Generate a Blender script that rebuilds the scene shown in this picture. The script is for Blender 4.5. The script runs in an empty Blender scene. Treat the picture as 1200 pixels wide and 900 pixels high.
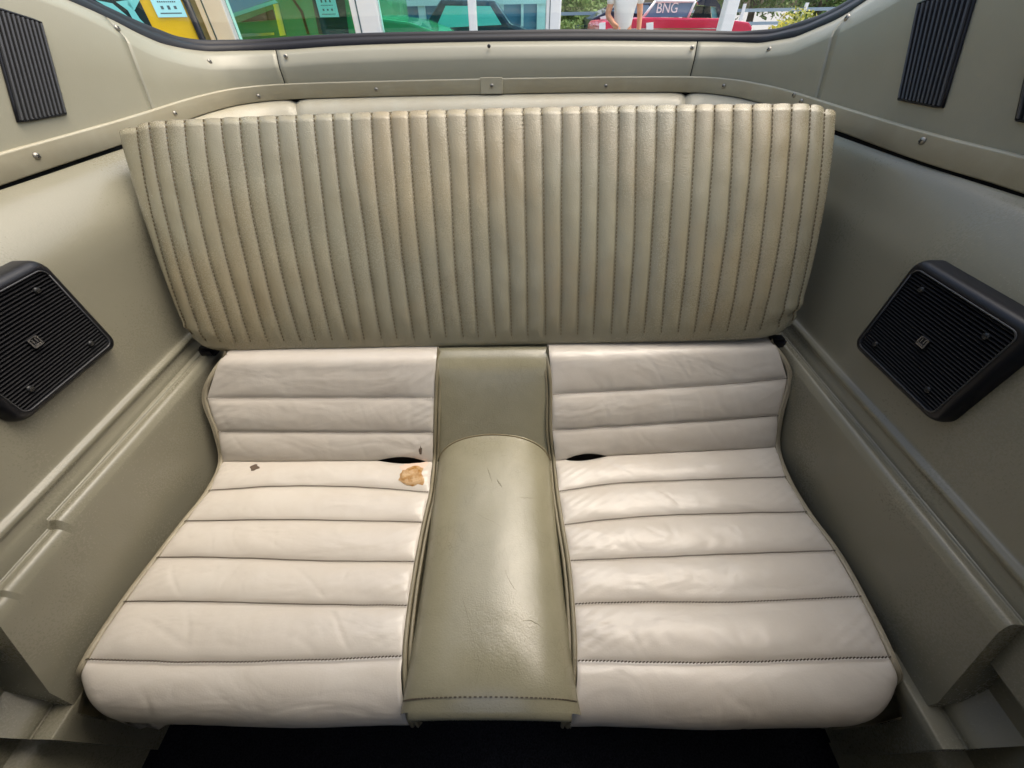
import bpy, bmesh, math, random
import numpy as np
from mathutils import Vector, Matrix, noise
random.seed(7)
V = Vector
scene = bpy.context.scene
COL = scene.collection

# ------------------------------------------------------------------ camera
FPX, PITCH, YAW, ROLL = 450.0, 44.0, -1.04, 1.09      # focal length in photo pixels (1200 wide)
CAM = V((0.055, 0.0, 0.0))                             # origin: eye level on the car's centre line
def basis():
    p, yw, rl = (math.radians(a) for a in (PITCH, YAW, ROLL))
    f = V((0, math.cos(p), -math.sin(p))); u = V((0, math.sin(p), math.cos(p))); r = V((1, 0, 0))
    M = Matrix.Rotation(-yw, 3, 'Z')
    f, u, r = M @ f, M @ u, M @ r
    c, s = math.cos(rl), math.sin(rl)
    return f, c*u + s*r, c*r - s*u
FW, UP, RT = basis()
cd = bpy.data.cameras.new('camera'); cam = bpy.data.objects.new('camera', cd); COL.objects.link(cam)
cd.sensor_fit = 'HORIZONTAL'; cd.sensor_width = 36; cd.lens = 36*FPX/1200
cd.clip_start = 0.01; cd.clip_end = 500
cam.matrix_world = Matrix.Translation(CAM) @ Matrix((RT, UP, -FW)).transposed().to_4x4()
scene.camera = cam

# ------------------------------------------------------------------ light
SUN_EL, SUN_AZ = 66.0, 66.0          # azimuth clockwise from +Y (rear of the car)
w = bpy.data.worlds.new('World'); scene.world = w; w.use_nodes = True
nt = w.node_tree; bg = nt.nodes['Background']
sky = nt.nodes.new('ShaderNodeTexSky'); sky.sky_type = 'NISHITA'; sky.sun_disc = False
sky.sun_elevation = math.radians(SUN_EL); sky.sun_rotation = math.radians(SUN_AZ)
sky.air_density = 1.0; sky.dust_density = 6.0; sky.ozone_density = 1.0
nt.links.new(sky.outputs[0], bg.inputs[0]); bg.inputs[1].default_value = 0.15
sl = bpy.data.lights.new('sun', 'SUN'); sl.energy = 0.6; sl.angle = math.radians(70); sl.color = (1, 0.95, 0.87)
so = bpy.data.objects.new('sun', sl); COL.objects.link(so)
e, a = math.radians(SUN_EL), math.radians(SUN_AZ)
so.rotation_euler = (-V((math.cos(e)*math.sin(a), math.cos(e)*math.cos(a), math.sin(e)))).to_track_quat('-Z', 'Y').to_euler()
so.location = (0, 0, 6)
vs = scene.view_settings; vs.view_transform = 'Standard'; vs.look = 'None'; vs.gamma = 1; vs.exposure = 1.4
scene.render.engine = 'CYCLES'
scene.cycles.max_bounces = 6; scene.cycles.transparent_max_bounces = 12

# ------------------------------------------------------------------ photo pixel -> place on a known surface
def ray(x, y): return FW + UP*((450-y)/FPX) + RT*((x-600)/FPX)
def on_z(x, y, z): d = ray(x, y); return CAM + d*(z/d.z)
def on_x(x, y, X): d = ray(x, y); return CAM + d*((X-CAM.x)/d.x)
def on_y(x, y, Y): d = ray(x, y); return CAM + d*(Y/d.y)
def on_plane(x, y, p, n): d = ray(x, y); return CAM + d*((p-CAM).dot(n)/d.dot(n))

# ------------------------------------------------------------------ object helpers
def tag(o, label=None, cat=None, group=None, kind=None):
    if label: o['label'] = label
    if cat: o['category'] = cat
    if group: o['group'] = group
    if kind: o['kind'] = kind
    return o
def thing(name, loc, label, cat, group=None):
    o = bpy.data.objects.new(name, None); COL.objects.link(o)
    o.location = loc; o.empty_display_size = 0.05
    o.matrix_world = Matrix.Translation(V(loc))
    return tag(o, label, cat, group)
def adopt(o, parent):
    if parent is not None:
        o.parent = parent
        pm = parent.matrix_basis.copy(); q = parent
        while q.parent is not None:
            pm = q.parent.matrix_basis @ q.matrix_parent_inverse @ pm if False else q.parent.matrix_basis @ q.matrix_parent_inverse @ pm
            q = q.parent
        o.matrix_parent_inverse = pm.inverted()
    return o
def link_mesh(name, me, mat, parent=None):
    o = bpy.data.objects.new(name, me); COL.objects.link(o)
    if mat and not me.materials: me.materials.append(mat)
    return adopt(o, parent)
def mk(name, verts, faces, mat, parent=None, smooth=True):
    me = bpy.data.meshes.new(name); me.from_pydata([tuple(v) for v in verts], [], faces); me.update()
    if smooth: me.polygons.foreach_set('use_smooth', [True]*len(me.polygons))
    return link_mesh(name, me, mat, parent)
def grid(name, rows, mat, parent=None, smooth=True, close=False):
    n = len(rows[0]); vs_ = [p for r in rows for p in r]; fs = []
    for i in range(len(rows)-1):
        for j in range(n-1 if not close else n):
            k = (j+1) % n
            fs.append((i*n+j, i*n+k, (i+1)*n+k, (i+1)*n+j))
    return mk(name, vs_, fs, mat, parent, smooth)
def tube_data(path, r, n=8, cap=True):
    vs_, fs = [], []; m = len(path); pu = None
    for i, p in enumerate(path):
        t = (path[min(i+1, m-1)] - path[max(i-1, 0)]).normalized()
        if pu is None:
            pu = t.orthogonal().normalized()
        pu = (pu - t*pu.dot(t)).normalized(); b = t.cross(pu)
        rr = r[i] if isinstance(r, (list, tuple)) else r
        for k in range(n):
            a_ = 2*math.pi*k/n
            vs_.append(p + pu*math.cos(a_)*rr + b*math.sin(a_)*rr)
    for i in range(m-1):
        for k in range(n):
            q = (k+1) % n
            fs.append((i*n+k, i*n+q, (i+1)*n+q, (i+1)*n+k))
    if cap: fs.append(tuple(range(n))[::-1]); fs.append(tuple(range((m-1)*n, m*n)))
    return vs_, fs
def tube(name, path, r, mat, parent=None, n=8):
    v_, f_ = tube_data(path, r, n); return mk(name, v_, f_, mat, parent)
def bm_obj(name, bm, mat, parent=None, smooth=False):
    me = bpy.data.meshes.new(name); bm.to_mesh(me); bm.free()
    if smooth: me.polygons.foreach_set('use_smooth', [True]*len(me.polygons))
    return link_mesh(name, me, mat, parent)
def add_box(bm, c, s, rot=None):
    M = Matrix.Translation(V(c)) @ (rot.to_4x4() if rot else Matrix.Identity(4)) @ Matrix.Diagonal((s[0], s[1], s[2], 1))
    return bmesh.ops.create_cube(bm, size=1, matrix=M)['verts']
def box(name, lo, hi, mat, parent=None, bevel=0.0, seg=2):
    bm = bmesh.new(); lo, hi = V(lo), V(hi)
    add_box(bm, (lo+hi)/2, hi-lo)
    if bevel: bmesh.ops.bevel(bm, geom=bm.edges[:], offset=bevel, segments=seg, profile=0.5, affect='EDGES')
    return bm_obj(name, bm, mat, parent, smooth=False)
def copy_tree(o, parent=None, delta=None):
    c = o.copy(); COL.objects.link(c)
    if parent is not None: c.parent = parent
    for ch in list(o.children): copy_tree(ch, c)
    return c
def lerp(a_, b_, t): return a_ + (b_-a_)*t
def sstep(t): t = max(0.0, min(1.0, t)); return t*t*(3-2*t)
def pl(pts, t):
    """point at fraction t of a polyline, by arc length"""
    L = [0]
    for i in range(1, len(pts)): L.append(L[-1] + (pts[i]-pts[i-1]).length)
    s = t*L[-1]
    for i in range(1, len(pts)):
        if s <= L[i] or i == len(pts)-1:
            return pts[i-1].lerp(pts[i], (s-L[i-1])/max(1e-9, L[i]-L[i-1]))
def smooth_pl(pts, n):
    """Catmull-Rom through pts, n samples per span"""
    out = []
    P = [pts[0]*2-pts[1]] + list(pts) + [pts[-1]*2-pts[-2]]
    for i in range(1, len(P)-2):
        for k in range(n):
            t = k/n; a_, b_, c_, d_ = P[i-1], P[i], P[i+1], P[i+2]
            out.append(0.5*((2*b_) + (c_-a_)*t + (2*a_-5*b_+4*c_-d_)*t*t + (3*b_-a_-3*c_+d_)*t**3))
    out.append(pts[-1].copy()); return out

# ------------------------------------------------------------------ materials
def srgb(r, g, b): return tuple(((c/255)/12.92 if c/255 <= 0.04045 else ((c/255+0.055)/1.055)**2.4) for c in (r, g, b)) + (1,)
def mat(name, col, rough=0.5, metal=0.0, spec=0.5, trans=0.0, ior=1.45):
    m = bpy.data.materials.new(name); m.use_nodes = True
    b = m.node_tree.nodes['Principled BSDF']
    b.inputs['Base Color'].default_value = col; b.inputs['Roughness'].default_value = rough
    b.inputs['Metallic'].default_value = metal; b.inputs['Specular IOR Level'].default_value = spec
    b.inputs['Transmission Weight'].default_value = trans; b.inputs['IOR'].default_value = ior
    return m
class N:
    """small node-building helper"""
    def __init__(s, m): s.t = m.node_tree; s.b = s.t.nodes['Principled BSDF']; s.co = s.t.nodes.new('ShaderNodeTexCoord').outputs['Object']
    def map(s, scale=(1, 1, 1), rot=(0, 0, 0), src=None):
        n = s.t.nodes.new('ShaderNodeMapping'); n.inputs['Scale'].default_value = scale; n.inputs['Rotation'].default_value = rot
        s.t.links.new(src or s.co, n.inputs['Vector']); return n.outputs[0]
    def noise(s, scale, detail=4, rough=0.55, vec=None, dist=0.0):
        n = s.t.nodes.new('ShaderNodeTexNoise'); n.inputs['Scale'].default_value = scale; n.inputs['Detail'].default_value = detail
        n.inputs['Roughness'].default_value = rough; n.inputs['Distortion'].default_value = dist
        s.t.links.new(vec or s.co, n.inputs['Vector']); return n.outputs['Fac']
    def voro(s, scale, feature='DISTANCE_TO_EDGE', vec=None):
        n = s.t.nodes.new('ShaderNodeTexVoronoi'); n.inputs['Scale'].default_value = scale; n.feature = feature
        s.t.links.new(vec or s.co, n.inputs['Vector']); return n.outputs['Distance']
    def ramp(s, fac, a_, b_, ca=(0, 0, 0, 1), cb=(1, 1, 1, 1)):
        n = s.t.nodes.new('ShaderNodeValToRGB'); n.color_ramp.elements[0].position = a_; n.color_ramp.elements[1].position = b_
        n.color_ramp.elements[0].color = ca; n.color_ramp.elements[1].color = cb
        s.t.links.new(fac, n.inputs[0]); return n.outputs[0]
    def mix(s, fac, ca, cb, mode='MIX'):
        n = s.t.nodes.new('ShaderNodeMix'); n.data_type = 'RGBA'; n.blend_type = mode
        for v_, i in ((fac, 0), (ca, 6), (cb, 7)):
            if isinstance(v_, (int, float)): n.inputs[i].default_value = v_
            elif isinstance(v_, tuple): n.inputs[i].default_value = v_
            else: s.t.links.new(v_, n.inputs[i])
        return n.outputs[2]
    def math(s, op, a_, b_=None):
        n = s.t.nodes.new('ShaderNodeMath'); n.operation = op
        for i, v_ in enumerate((a_, b_)):
            if v_ is None: continue
            if isinstance(v_, (int, float)): n.inputs[i].default_value = v_
            else: s.t.links.new(v_, n.inputs[i])
        return n.outputs[0]
    def bump(s, h, strength, dist, normal=None):
        n = s.t.nodes.new('ShaderNodeBump'); n.inputs['Strength'].default_value = strength; n.inputs['Distance'].default_value = dist
        s.t.links.new(h, n.inputs['Height'])
        if normal is not None: s.t.links.new(normal, n.inputs['Normal'])
        return n.outputs[0]
    def set(s, name, v_):
        if isinstance(v_, (int, float, tuple)): s.b.inputs[name].default_value = v_
        else: s.t.links.new(v_, s.b.inputs[name])

def upholstery(name, col, dark, worn, rough=0.42, grain=300, gs=0.25, wear=(0.55, 0.75), crease=0.0, cr_scale=(1, 1, 1), crease_dark=0.0, stain=0.5, spec=0.5, tan=0.0):
    """vinyl or leather: pebbled grain, soft soiling, worn patches, optional fine creases"""
    m = mat(name, col, rough); n = N(m)
    a_ = n.noise(9, 5, 0.62, dist=0.3)
    c = n.mix(n.math('MULTIPLY', n.ramp(a_, 0.36, 0.68), stain), col, dark)
    c = n.mix(n.math('MULTIPLY', n.ramp(a_, wear[0], wear[1]), 0.4), c, worn)
    if tan: c = n.mix(n.math('MULTIPLY', n.ramp(n.noise(2.6, 3, 0.55), 0.44, 0.62), tan), c, srgb(170, 146, 104))
    g = n.noise(grain, 3, 0.65)
    c = n.mix(n.math('MULTIPLY', n.ramp(g, 0.5, 0.8), 0.09), c, dark)
    h = n.math('MULTIPLY', g, gs)
    if crease:
        cn = n.noise(13, 2.5, 0.5, n.map(cr_scale, (0.0, 0.0, 0.6)), 0.8)
        h = n.math('ADD', h, n.math('MULTIPLY', cn, crease))
    if crease_dark:
        cr = n.voro(120, vec=n.map((1.0, 0.5, 0.5), (0.3, 0.2, 0.35), src=None))
        ln = n.math('MULTIPLY', n.ramp(cr, 0.0, 0.03, (1, 1, 1, 1), (0, 0, 0, 1)), n.ramp(a_, 0.44, 0.58))
        c = n.mix(n.math('MULTIPLY', ln, crease_dark), c, dark)
    n.set('Specular IOR Level', spec); n.set('Base Color', c); n.set('Normal', n.bump(h, 1.0, 0.0016))
    n.set('Roughness', n.math('ADD', n.math('ADD', rough-0.13, n.math('MULTIPLY', g, 0.10)), n.math('MULTIPLY', n.noise(4, 2, 0.5), 0.17)))
    return m

OLIVE = srgb(140, 134, 110); OLIVE_D = srgb(104, 97, 74); OLIVE_W = srgb(160, 150, 128)
M = {}
M['back'] = upholstery('olive_ribbed_vinyl', srgb(141, 136, 114), srgb(126, 114, 89), srgb(152, 140, 112), 0.26, 520, 0.45, spec=0.7, tan=0.26)
M['hump'] = upholstery('olive_hump_vinyl', srgb(132, 127, 105), srgb(88, 83, 64), srgb(150, 142, 118), 0.19, 420, 0.22, crease=0.7, crease_dark=0.4, stain=0.25, spec=0.65)
M['cushion'] = upholstery('cream_leather', srgb(187, 180, 169), srgb(169, 157, 141), srgb(194, 188, 179), 0.32, 420, 0.12, crease=2.6, cr_scale=(0.6, 1.4, 1.2), crease_dark=0.14, stain=0.4, spec=0.6)
M['panel'] = upholstery('olive_moulded_vinyl', srgb(123, 119, 102), srgb(114, 108, 90), srgb(127, 123, 107), 0.28, 330, 0.13, stain=0.2)
M['trim'] = upholstery('painted_olive_trim', srgb(142, 138, 120), srgb(132, 127, 107), srgb(148, 144, 127), 0.38, 500, 0.12, stain=0.3)
M['rail'] = upholstery('painted_metal_rail', srgb(164, 157, 136), srgb(142, 130, 103), srgb(172, 164, 144), 0.33, 500, 0.08)
M['roll'] = upholstery('pale_padded_vinyl', srgb(160, 155, 137), srgb(146, 133, 106), srgb(158, 150, 130), 0.36, 400, 0.35)
M['piping'] = upholstery('piping_vinyl', srgb(150, 141, 120), srgb(108, 98, 76), srgb(166, 156, 135), 0.4, 400, 0.5)
M['piping_olive'] = upholstery('olive_piping_vinyl', srgb(122, 114, 92), srgb(90, 82, 62), srgb(140, 132, 108), 0.4, 400, 0.5)
M['thread'] = mat('dark_thread', srgb(62, 52, 40), 0.8)
M['scratch'] = mat('dirt_in_scratch', srgb(98, 91, 70), 0.7)
M['thread_back'] = mat('olive_thread', srgb(96, 84, 60), 0.8)
M['black'] = mat('black_plastic', (0.006, 0.006, 0.008, 1), 0.36, spec=0.35)
M['slat'] = mat('black_grille_plastic', (0.007, 0.007, 0.008, 1), 0.45, spec=0.25)
M['louvre'] = mat('grey_black_louvre', (0.045, 0.045, 0.045, 1), 0.3)
M['void'] = mat('black_void', (0.004, 0.004, 0.004, 1), 0.9)
M['lining'] = mat('brown_torn_lining', (0.018, 0.012, 0.008, 1), 0.9)
M['edge'] = mat('grey_grille_edge', (0.030, 0.030, 0.031, 1), 0.4)  # grey line round the grille, lighter than the housing
M['screw'] = mat('screw_steel', (0.30, 0.275, 0.23, 1), 0.42, 0.85)
M['screw_dark'] = mat('blackened_screw', (0.03, 0.03, 0.03, 1), 0.4, 0.6)
M['slot'] = mat('screw_slot', (0.02, 0.018, 0.015, 1), 0.7)
M['rubber'] = mat('window_rubber', (0.008, 0.007, 0.008, 1), 0.5, spec=0.3)
M['badge'] = mat('badge_silver', (0.22, 0.21, 0.20, 1), 0.4, 0.8)
def carpet():
    m = mat('black_carpet', (0.006, 0.0065, 0.010, 1), 1.0, spec=0.1); n = N(m)
    h = n.noise(420, 3, 0.7); n.set('Normal', n.bump(h, 0.9, 0.004))
    n.set('Base Color', n.mix(n.ramp(h, 0.4, 0.7), (0.005, 0.0055, 0.008, 1), (0.022, 0.023, 0.030, 1))); return m
M['carpet'] = carpet()
def foam():
    m = mat('crumbling_foam', srgb(190, 140, 70), 0.95, spec=0.1); n = N(m)
    h = n.noise(160, 5, 0.7); n.set('Normal', n.bump(h, 1.0, 0.004))
    n.set('Base Color', n.mix(n.ramp(n.noise(70, 4), 0.4, 0.62), srgb(184, 156, 120), srgb(150, 108, 56))); return m
M['foam'] = foam()
M['backing'] = mat('pink_fabric_backing', srgb(205, 178, 160), 0.9)
def tinted(name, col, rough=0.0):
    m = bpy.data.materials.new(name); m.use_nodes = True; t = m.node_tree; t.nodes.clear()
    o = t.nodes.new('ShaderNodeOutputMaterial'); tr = t.nodes.new('ShaderNodeBsdfTransparent'); g = t.nodes.new('ShaderNodeBsdfGlossy')
    tr.inputs[0].default_value = col; g.inputs['Roughness'].default_value = rough
    fr = t.nodes.new('ShaderNodeFresnel'); fr.inputs[0].default_value = 1.45
    mx = t.nodes.new('ShaderNodeMixShader'); t.links.new(fr.outputs[0], mx.inputs[0]); t.links.new(tr.outputs[0], mx.inputs[1]); t.links.new(g.outputs[0], mx.inputs[2])
    t.links.new(mx.outputs[0], o.inputs[0]); return m
M['glass'] = tinted('clear_window_glass', (0.93, 0.96, 0.95, 1))

# ------------------------------------------------------------------ shared small parts
def screw_mesh(name, r, dark=False):
    bm = bmesh.new()
    rings = [(1.0, 0.0), (1.0, 0.18), (0.82, 0.42), (0.5, 0.6), (0.0, 0.66)]
    prev = None; n = 14
    for rr, h in rings:
        cur = [bm.verts.new((r*rr*math.cos(2*math.pi*k/n), r*rr*math.sin(2*math.pi*k/n), r*h)) for k in range(n)] if rr else [bm.verts.new((0, 0, r*h))]
        if prev:
            for k in range(n):
                if len(cur) == 1: bm.faces.new((prev[k], prev[(k+1) % n], cur[0]))
                else: bm.faces.new((prev[k], prev[(k+1) % n], cur[(k+1) % n], cur[k]))
        prev = cur
    me = bpy.data.meshes.new(name); bm.to_mesh(me); bm.free()
    me.polygons.foreach_set('use_smooth', [True]*len(me.polygons)); me.materials.append(M['screw_dark'] if dark else M['screw'])
    sb = bmesh.new()
    add_box(sb, (0, 0, r*0.56), (r*1.1, r*0.24, r*0.28)); add_box(sb, (0, 0, r*0.561), (r*0.24, r*1.1, r*0.28))
    sm = bpy.data.meshes.new('screw_slot'); sb.to_mesh(sm); sb.free(); sm.materials.append(M['slot'])
    return me, sm
SCREW, SLOT = screw_mesh('screw', 0.0052)
SCREW_S, SLOT_S = screw_mesh('screw', 0.0045, True)
def screw(p, nrm, parent, small=False):
    o = bpy.data.objects.new('screw', SCREW_S if small else SCREW); COL.objects.link(o)
    q = nrm.to_track_quat('Z', 'Y') @ Matrix.Rotation(random.uniform(0, 1.5), 3, 'Z').to_quaternion()
    o.matrix_basis = Matrix.Translation(p) @ q.to_matrix().to_4x4(); adopt(o, parent)
    return o, q
def screw_on(p, nrm, parent, deep=True, small=False):
    o, q = screw(p, nrm, parent, small)
    if deep:
        s = bpy.data.objects.new('slot', SLOT_S if small else SLOT); COL.objects.link(s); s.parent = o
    return o

# ================================================================== THE SETTING
FLOOR_Z = -0.93
def asphalt():
    m = mat('pale_concrete_ground', (0.30, 0.29, 0.27, 1), 0.9); n = N(m)
    n.set('Base Color', n.mix(n.noise(3, 6, 0.7), (0.2, 0.195, 0.18, 1), (0.36, 0.35, 0.32, 1))); n.set('Normal', n.bump(n.noise(60, 4), 0.3, 0.01)); return m
g = grid('ground', [[V((-200, -60, -1.2)), V((200, -60, -1.2))], [V((-200, 340, -1.2)), V((200, 340, -1.2))]], asphalt()); tag(g, kind='structure')
rows = []
for i in range(60):
    y = -0.45 + 1.35*i/59; r = []
    for j in range(90):
        x = -0.86 + 1.72*j/89
        tun = 0.10*math.exp(-((x-0.012)/0.16)**2) if True else 0
        r.append(V((x, y, FLOOR_Z + tun + 0.004*noise.noise(V((x*14, y*14, 2))))))
    rows.append(r)
fl = grid('floor', rows, M['carpet']); tag(fl, kind='structure')

# ================================================================== LOWER REAR SEAT
SEAT_Z = -0.64
seat = thing('rear_seat', (0.012, 0.25, FLOOR_Z), 'cream pleated twin bucket rear seat with olive centre hump below the folding backrest', 'seat')
LB = [[(262, 408), (380, 406), (512, 404)], [(243, 466), (380, 466), (509, 466)], [(256, 505.5), (380, 506), (508, 506.5)], [(262, 541), (330, 541), (440, 540), (507, 541)],
      [(246, 576), (330, 571), (420, 572), (503, 578)], [(218, 612), (330, 610), (495, 613)], [(186, 654), (250, 654), (380, 658), (486, 659)],
      [(148, 705), (250, 706), (380, 709), (478, 710)], [(104, 773), (250, 776), (380, 773), (472, 769)]]
RB = [[(643, 402), (780, 398), (906, 394)], [(647, 462), (750, 457), (860, 449), (922, 443)], [(647, 504), (750, 498), (860, 490.5), (911, 486.5)], [(651, 540), (720, 534), (860, 527), (908, 524)],
      [(655, 577), (720, 568), (800, 564), (920, 560)], [(661, 616), (720, 609), (800, 604), (944, 601)], [(668, 658), (760, 654), (860, 650), (977, 646)],
      [(673, 708), (760, 706), (860, 706), (1007, 699.5)], [(676, 774.5), (760, 776), (860, 776), (1041, 770)]]
def seam3d(k, px, back):
    p0, n0 = back
    if k < 3: pts = [on_plane(x, y, p0, n0) for x, y in px]
    else: pts = [on_z(x, y, SEAT_Z) for x, y in px]
    return pts
NT = 160
def wrinkle(p, side):
    d = 0.0
    q = V((p.x*9 + p.y*7, p.y*22 - p.x*5, p.z*9 + side*7.3))
    d += 0.0022*noise.noise(q)
    q = V((p.x*30 + p.y*26, p.y*12 - p.x*9 + 3, p.z*12 + side*3.1))
    d += 0.0011*max(0, noise.noise(q))
    q = V((p.x*70, p.y*44, p.z*40 + side))
    d += 0.0005*noise.noise(q)
    q = V((p.x*4 - p.y*5, p.y*17 + p.x*13, p.z*10 + side*8.9)); c_ = max(0.0, 1-abs(noise.noise(q))*11)
    d -= 0.0011*c_*sstep(noise.noise(V((p.x*8, p.y*8, p.z*8 + 9 + side)))*2.2 + 0.35)
    q = V((p.x*16 + p.y*20, p.y*10 - p.x*17, p.z*14 + side*2.2)); c_ = max(0.0, 1-abs(noise.noise(q))*9)
    d -= 0.0007*c_*sstep(noise.noise(V((p.x*9, p.y*9, p.z*9 + 3 - side)))*2.2)
    return d*0.85
SEATDATA = {}
def bucket(px, side):
    s3 = [on_z(x, y, SEAT_Z) for x, y in px[3]]
    d3 = (s3[-1]-s3[0]).normalized()
    lean = math.radians(32)
    up = V((0, math.sin(lean), math.cos(lean)))
    nb = d3.cross(up).normalized()
    if nb.y > 0: nb = -nb
    back = (s3[0], nb)
    seams = [[pl(smooth_pl(seam3d(k, q, back), 8), t/NT) for t in range(NT+1)] for k, q in enumerate(px)]
    for k, sm in enumerate(seams):        # seams wander a little by hand
        for t, p in enumerate(sm):
            p += V((0, 0.0008*noise.noise(V((p.x*25, k*3.7, side))), 0))
    part = None
    # bolster sides + underside of the bucket: one body mesh
    outl = [s[0] for s in seams]; inl = [s[-1] for s in seams]
    def inner(edge, sgn, drop):
        return [[p + V((sgn*0.0, 0, -0.004)) for p in edge], [p + V((sgn*(0.018 if i >= 3 else 0.008), 0.004 if i < 3 else 0, -drop*0.28)) for i, p in enumerate(edge)], [p + V((-sgn*0.004, 0.03 if i < 3 else 0, -drop)) for i, p in enumerate(edge)]]
    body = None
    for edge, sgn in ((outl, -1), (inl, 1)):
        e2 = edge + [V((edge[-1].x, 0.062, SEAT_Z-0.03)), V((edge[-1].x, 0.060, SEAT_Z-0.08))]
        o = grid('bucket_cushion' if body is None else 'side_gusset', inner(e2, sgn, 0.12), M['piping_olive'], seat if body is None else body)
        if body is None: body = o
    body['label'] = 'cream pleated bucket with a torn crease and tan foam beside the olive hump' if side < 0 else 'cream pleated bucket with a slit in the crease and no foam showing'
    NV = 18
    tear = ((440, 450), (507, 541)) if side < 0 else ((663, 540), (712, 535))
    tr0, tr1 = (0.735, 0.965) if side < 0 else (0.045, 0.235)
    def lens(t):
        if t <= tr0 or t >= tr1: return 0.0
        q = (t-tr0)/(tr1-tr0); q = q if side < 0 else 1-q
        return (math.sin(math.pi*q**1.2))**0.8
    # pleats between successive seams
    for k in range(8):
        rows = []
        nrm = nb if k < 3 else V((0, 0, 1))
        for v in range(NV+1):
            f = v/NV; r = []
            for t in range(NT+1):
                u = t/NT; a_, b_ = seams[k][t], seams[k+1][t]
                p = a_.lerp(b_, f)
                e_ = min(1.0, (1-abs(2*u-1)**14))**0.5 if 0 < t < NT else 0.0
                amp = 0.0100 if k >= 3 else 0.0075
                if k == 0: amp = 0.006
                bul = amp*(max(0.0, math.sin(math.pi*f)))**0.55
                wm = sstep(min(f, 1-f)*4)
                wr = wrinkle(p, side)*(1.0 if k >= 3 else 0.55)*wm
                # radiating pull folds at the seam ends
                pf = 0.0016*math.sin(60*(u*1.6+f*0.5)+k)*math.exp(-min(u, 1-u)*9)*wm*(0.5+noise.noise(V((k, side, 1.3))))*(1.0 if k >= 3 else 0.4)
                p = p + nrm*((bul+wr+pf)*(0.25+0.75*e_) if 0 < f < 1 else 0)
                if k == 2 and v > NV*0.55:
                    p = p + up*(0.0105*lens(u)*((f-0.55)/0.45)**1.5) + nrm*(0.004*lens(u)*((f-0.55)/0.45))
                if k == 3 and v < NV*0.4: p = p + V((0, -0.004*lens(u)*(1-f/0.4), -0.003*lens(u)*(1-f/0.4)))
                if k == 0 and f < 0.35:   # rolls back under the folding backrest
                    q = (0.35-f)/0.35; p = p - nrm*(0.030*q*q)
                r.append(p)
            rows.append(r)
        o = grid('pleat', rows, M['cushion'], body)
        SEATDATA[(side, k)] = rows
    # front pleat rolling over the nose of the cushion
    rows = []
    NVF = 26
    for v in range(NVF+1):
        f = v/NVF; r = []
        for t in range(NT+1):
            u = t/NT; a_ = seams[8][t]
            uo = u if side < 0 else 1-u                      # 0 at the outer edge
            fy = 0.052 + 0.045*math.exp(-uo/0.05) + 0.0015*math.sin(u*9+side)
            ang = min(1.0, f/0.72)*math.pi*0.5
            y = a_.y - (a_.y-fy)*math.sin(ang)**0.9
            z = SEAT_Z - 0.062*(1-math.cos(ang))**0.9
            if f > 0.72:
                q = (f-0.72)/0.28
                y += 0.020*q*q; z -= 0.045*q
            if f > 0.9:
                z -= 0.004*noise.noise(V((u*30, side, 0)))
                if side < 0: z -= 0.016*math.exp(-((u-0.26)/0.035)**2)
            x = a_.x + (0.010*sstep(f*2)*(-1 if u < 0.5 else 1)*abs(2*u-1)**6)
            if uo < 0.08: x += (0.05 if side < 0 else -0.05)*max(0, f-0.55)*(1-uo/0.08)
            p = V((x, y, z))
            bul = 0.006*math.sin(math.pi*min(1, f*1.3))**0.6 if f < 0.77 else 0
            wm = sstep(f*4)
            p += V((0, -0.5, 1)).normalized()*((bul + wrinkle(p, side)*0.8*wm + 0.0015*wm*math.sin(u*34+f*2)*max(0, noise.noise(V((u*6, side, 4)))))*(1 if 0 < t < NT else 0.3))
            r.append(p)
        rows.append(r)
    o = grid('front_pleat', rows, M['cushion'], body)
    # piping on both long edges
    for e_, nm, mt in (((0 if side < 0 else -1), 'piping', M['piping']), ((-1 if side < 0 else 0), 'piping', M['piping_olive'])):
        pts = [s[e_] + V((0, 0, 0.001)) for s in seams[1 if True else 0:]]
        pts = [seams[0][e_] - nb*0.03 + V((0, 0, -0.002))] + [seams[0][e_].lerp(seams[1][e_], 0.45) - nb*0.001] + pts
        q = rows[NVF//2][e_]; pts += [rows[int(NVF*0.45)][e_] + V((0, 0, 0)), rows[int(NVF*0.8)][e_]]
        sg = -1 if (e_ == 0) else 1
        pts = [p + V((sg*0.003, 0, 0)) for p in pts]
        tube(nm, smooth_pl(pts, 6), 0.0036, mt, body)
        pts2 = [p + V((sg*0.0065, 0, -0.004)) for p in pts]
        tube(nm, smooth_pl(pts2, 6), 0.0030, mt, body)
    # stitches along the cross seams
    for k in range(1, 9):
        if k == 3: continue
        bm = bmesh.new(); nrm = nb if k < 3 else V((0, 0, 1))
        L = sum((seams[k][t+1]-seams[k][t]).length for t in range(NT)); ns = int(L/0.0048)
        for i in range(ns):
            u = (i+0.5)/ns*NT; t = min(NT-1, int(u)); p = seams[k][t].lerp(seams[k][t+1], u-t)
            d = (seams[k][t+1]-seams[k][t]).normalized(); ax = Matrix((d, nrm.cross(d), nrm)).transposed()
            add_box(bm, p + nrm*(0.0054 if k > 3 else 0.0034) + (V((0, -0.0008, 0)) if k > 3 else V((0, 0, 0))), (0.0036, 0.0015 if k > 3 else 0.0009, 0.0014), ax @ Matrix.Rotation(0.35, 3, 'Z'))
        bm_obj('stitching', bm, M['thread'], body)
    # dark lining seen through the open crease
    rr = []
    for dz in (0.022, -0.012):
        rr.append([seams[3][t] + up*dz - nb*(-0.0)+V((0, 0.012, -0.006)) for t in range(NT+1)])
    grid('tear_lining', rr, M['lining'], body)
    return seams, body, up, nb
LS, LBODY, UPB, NBL = bucket(LB, -1)
RS, RBODY, _, NBR = bucket(RB, 1)

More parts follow.
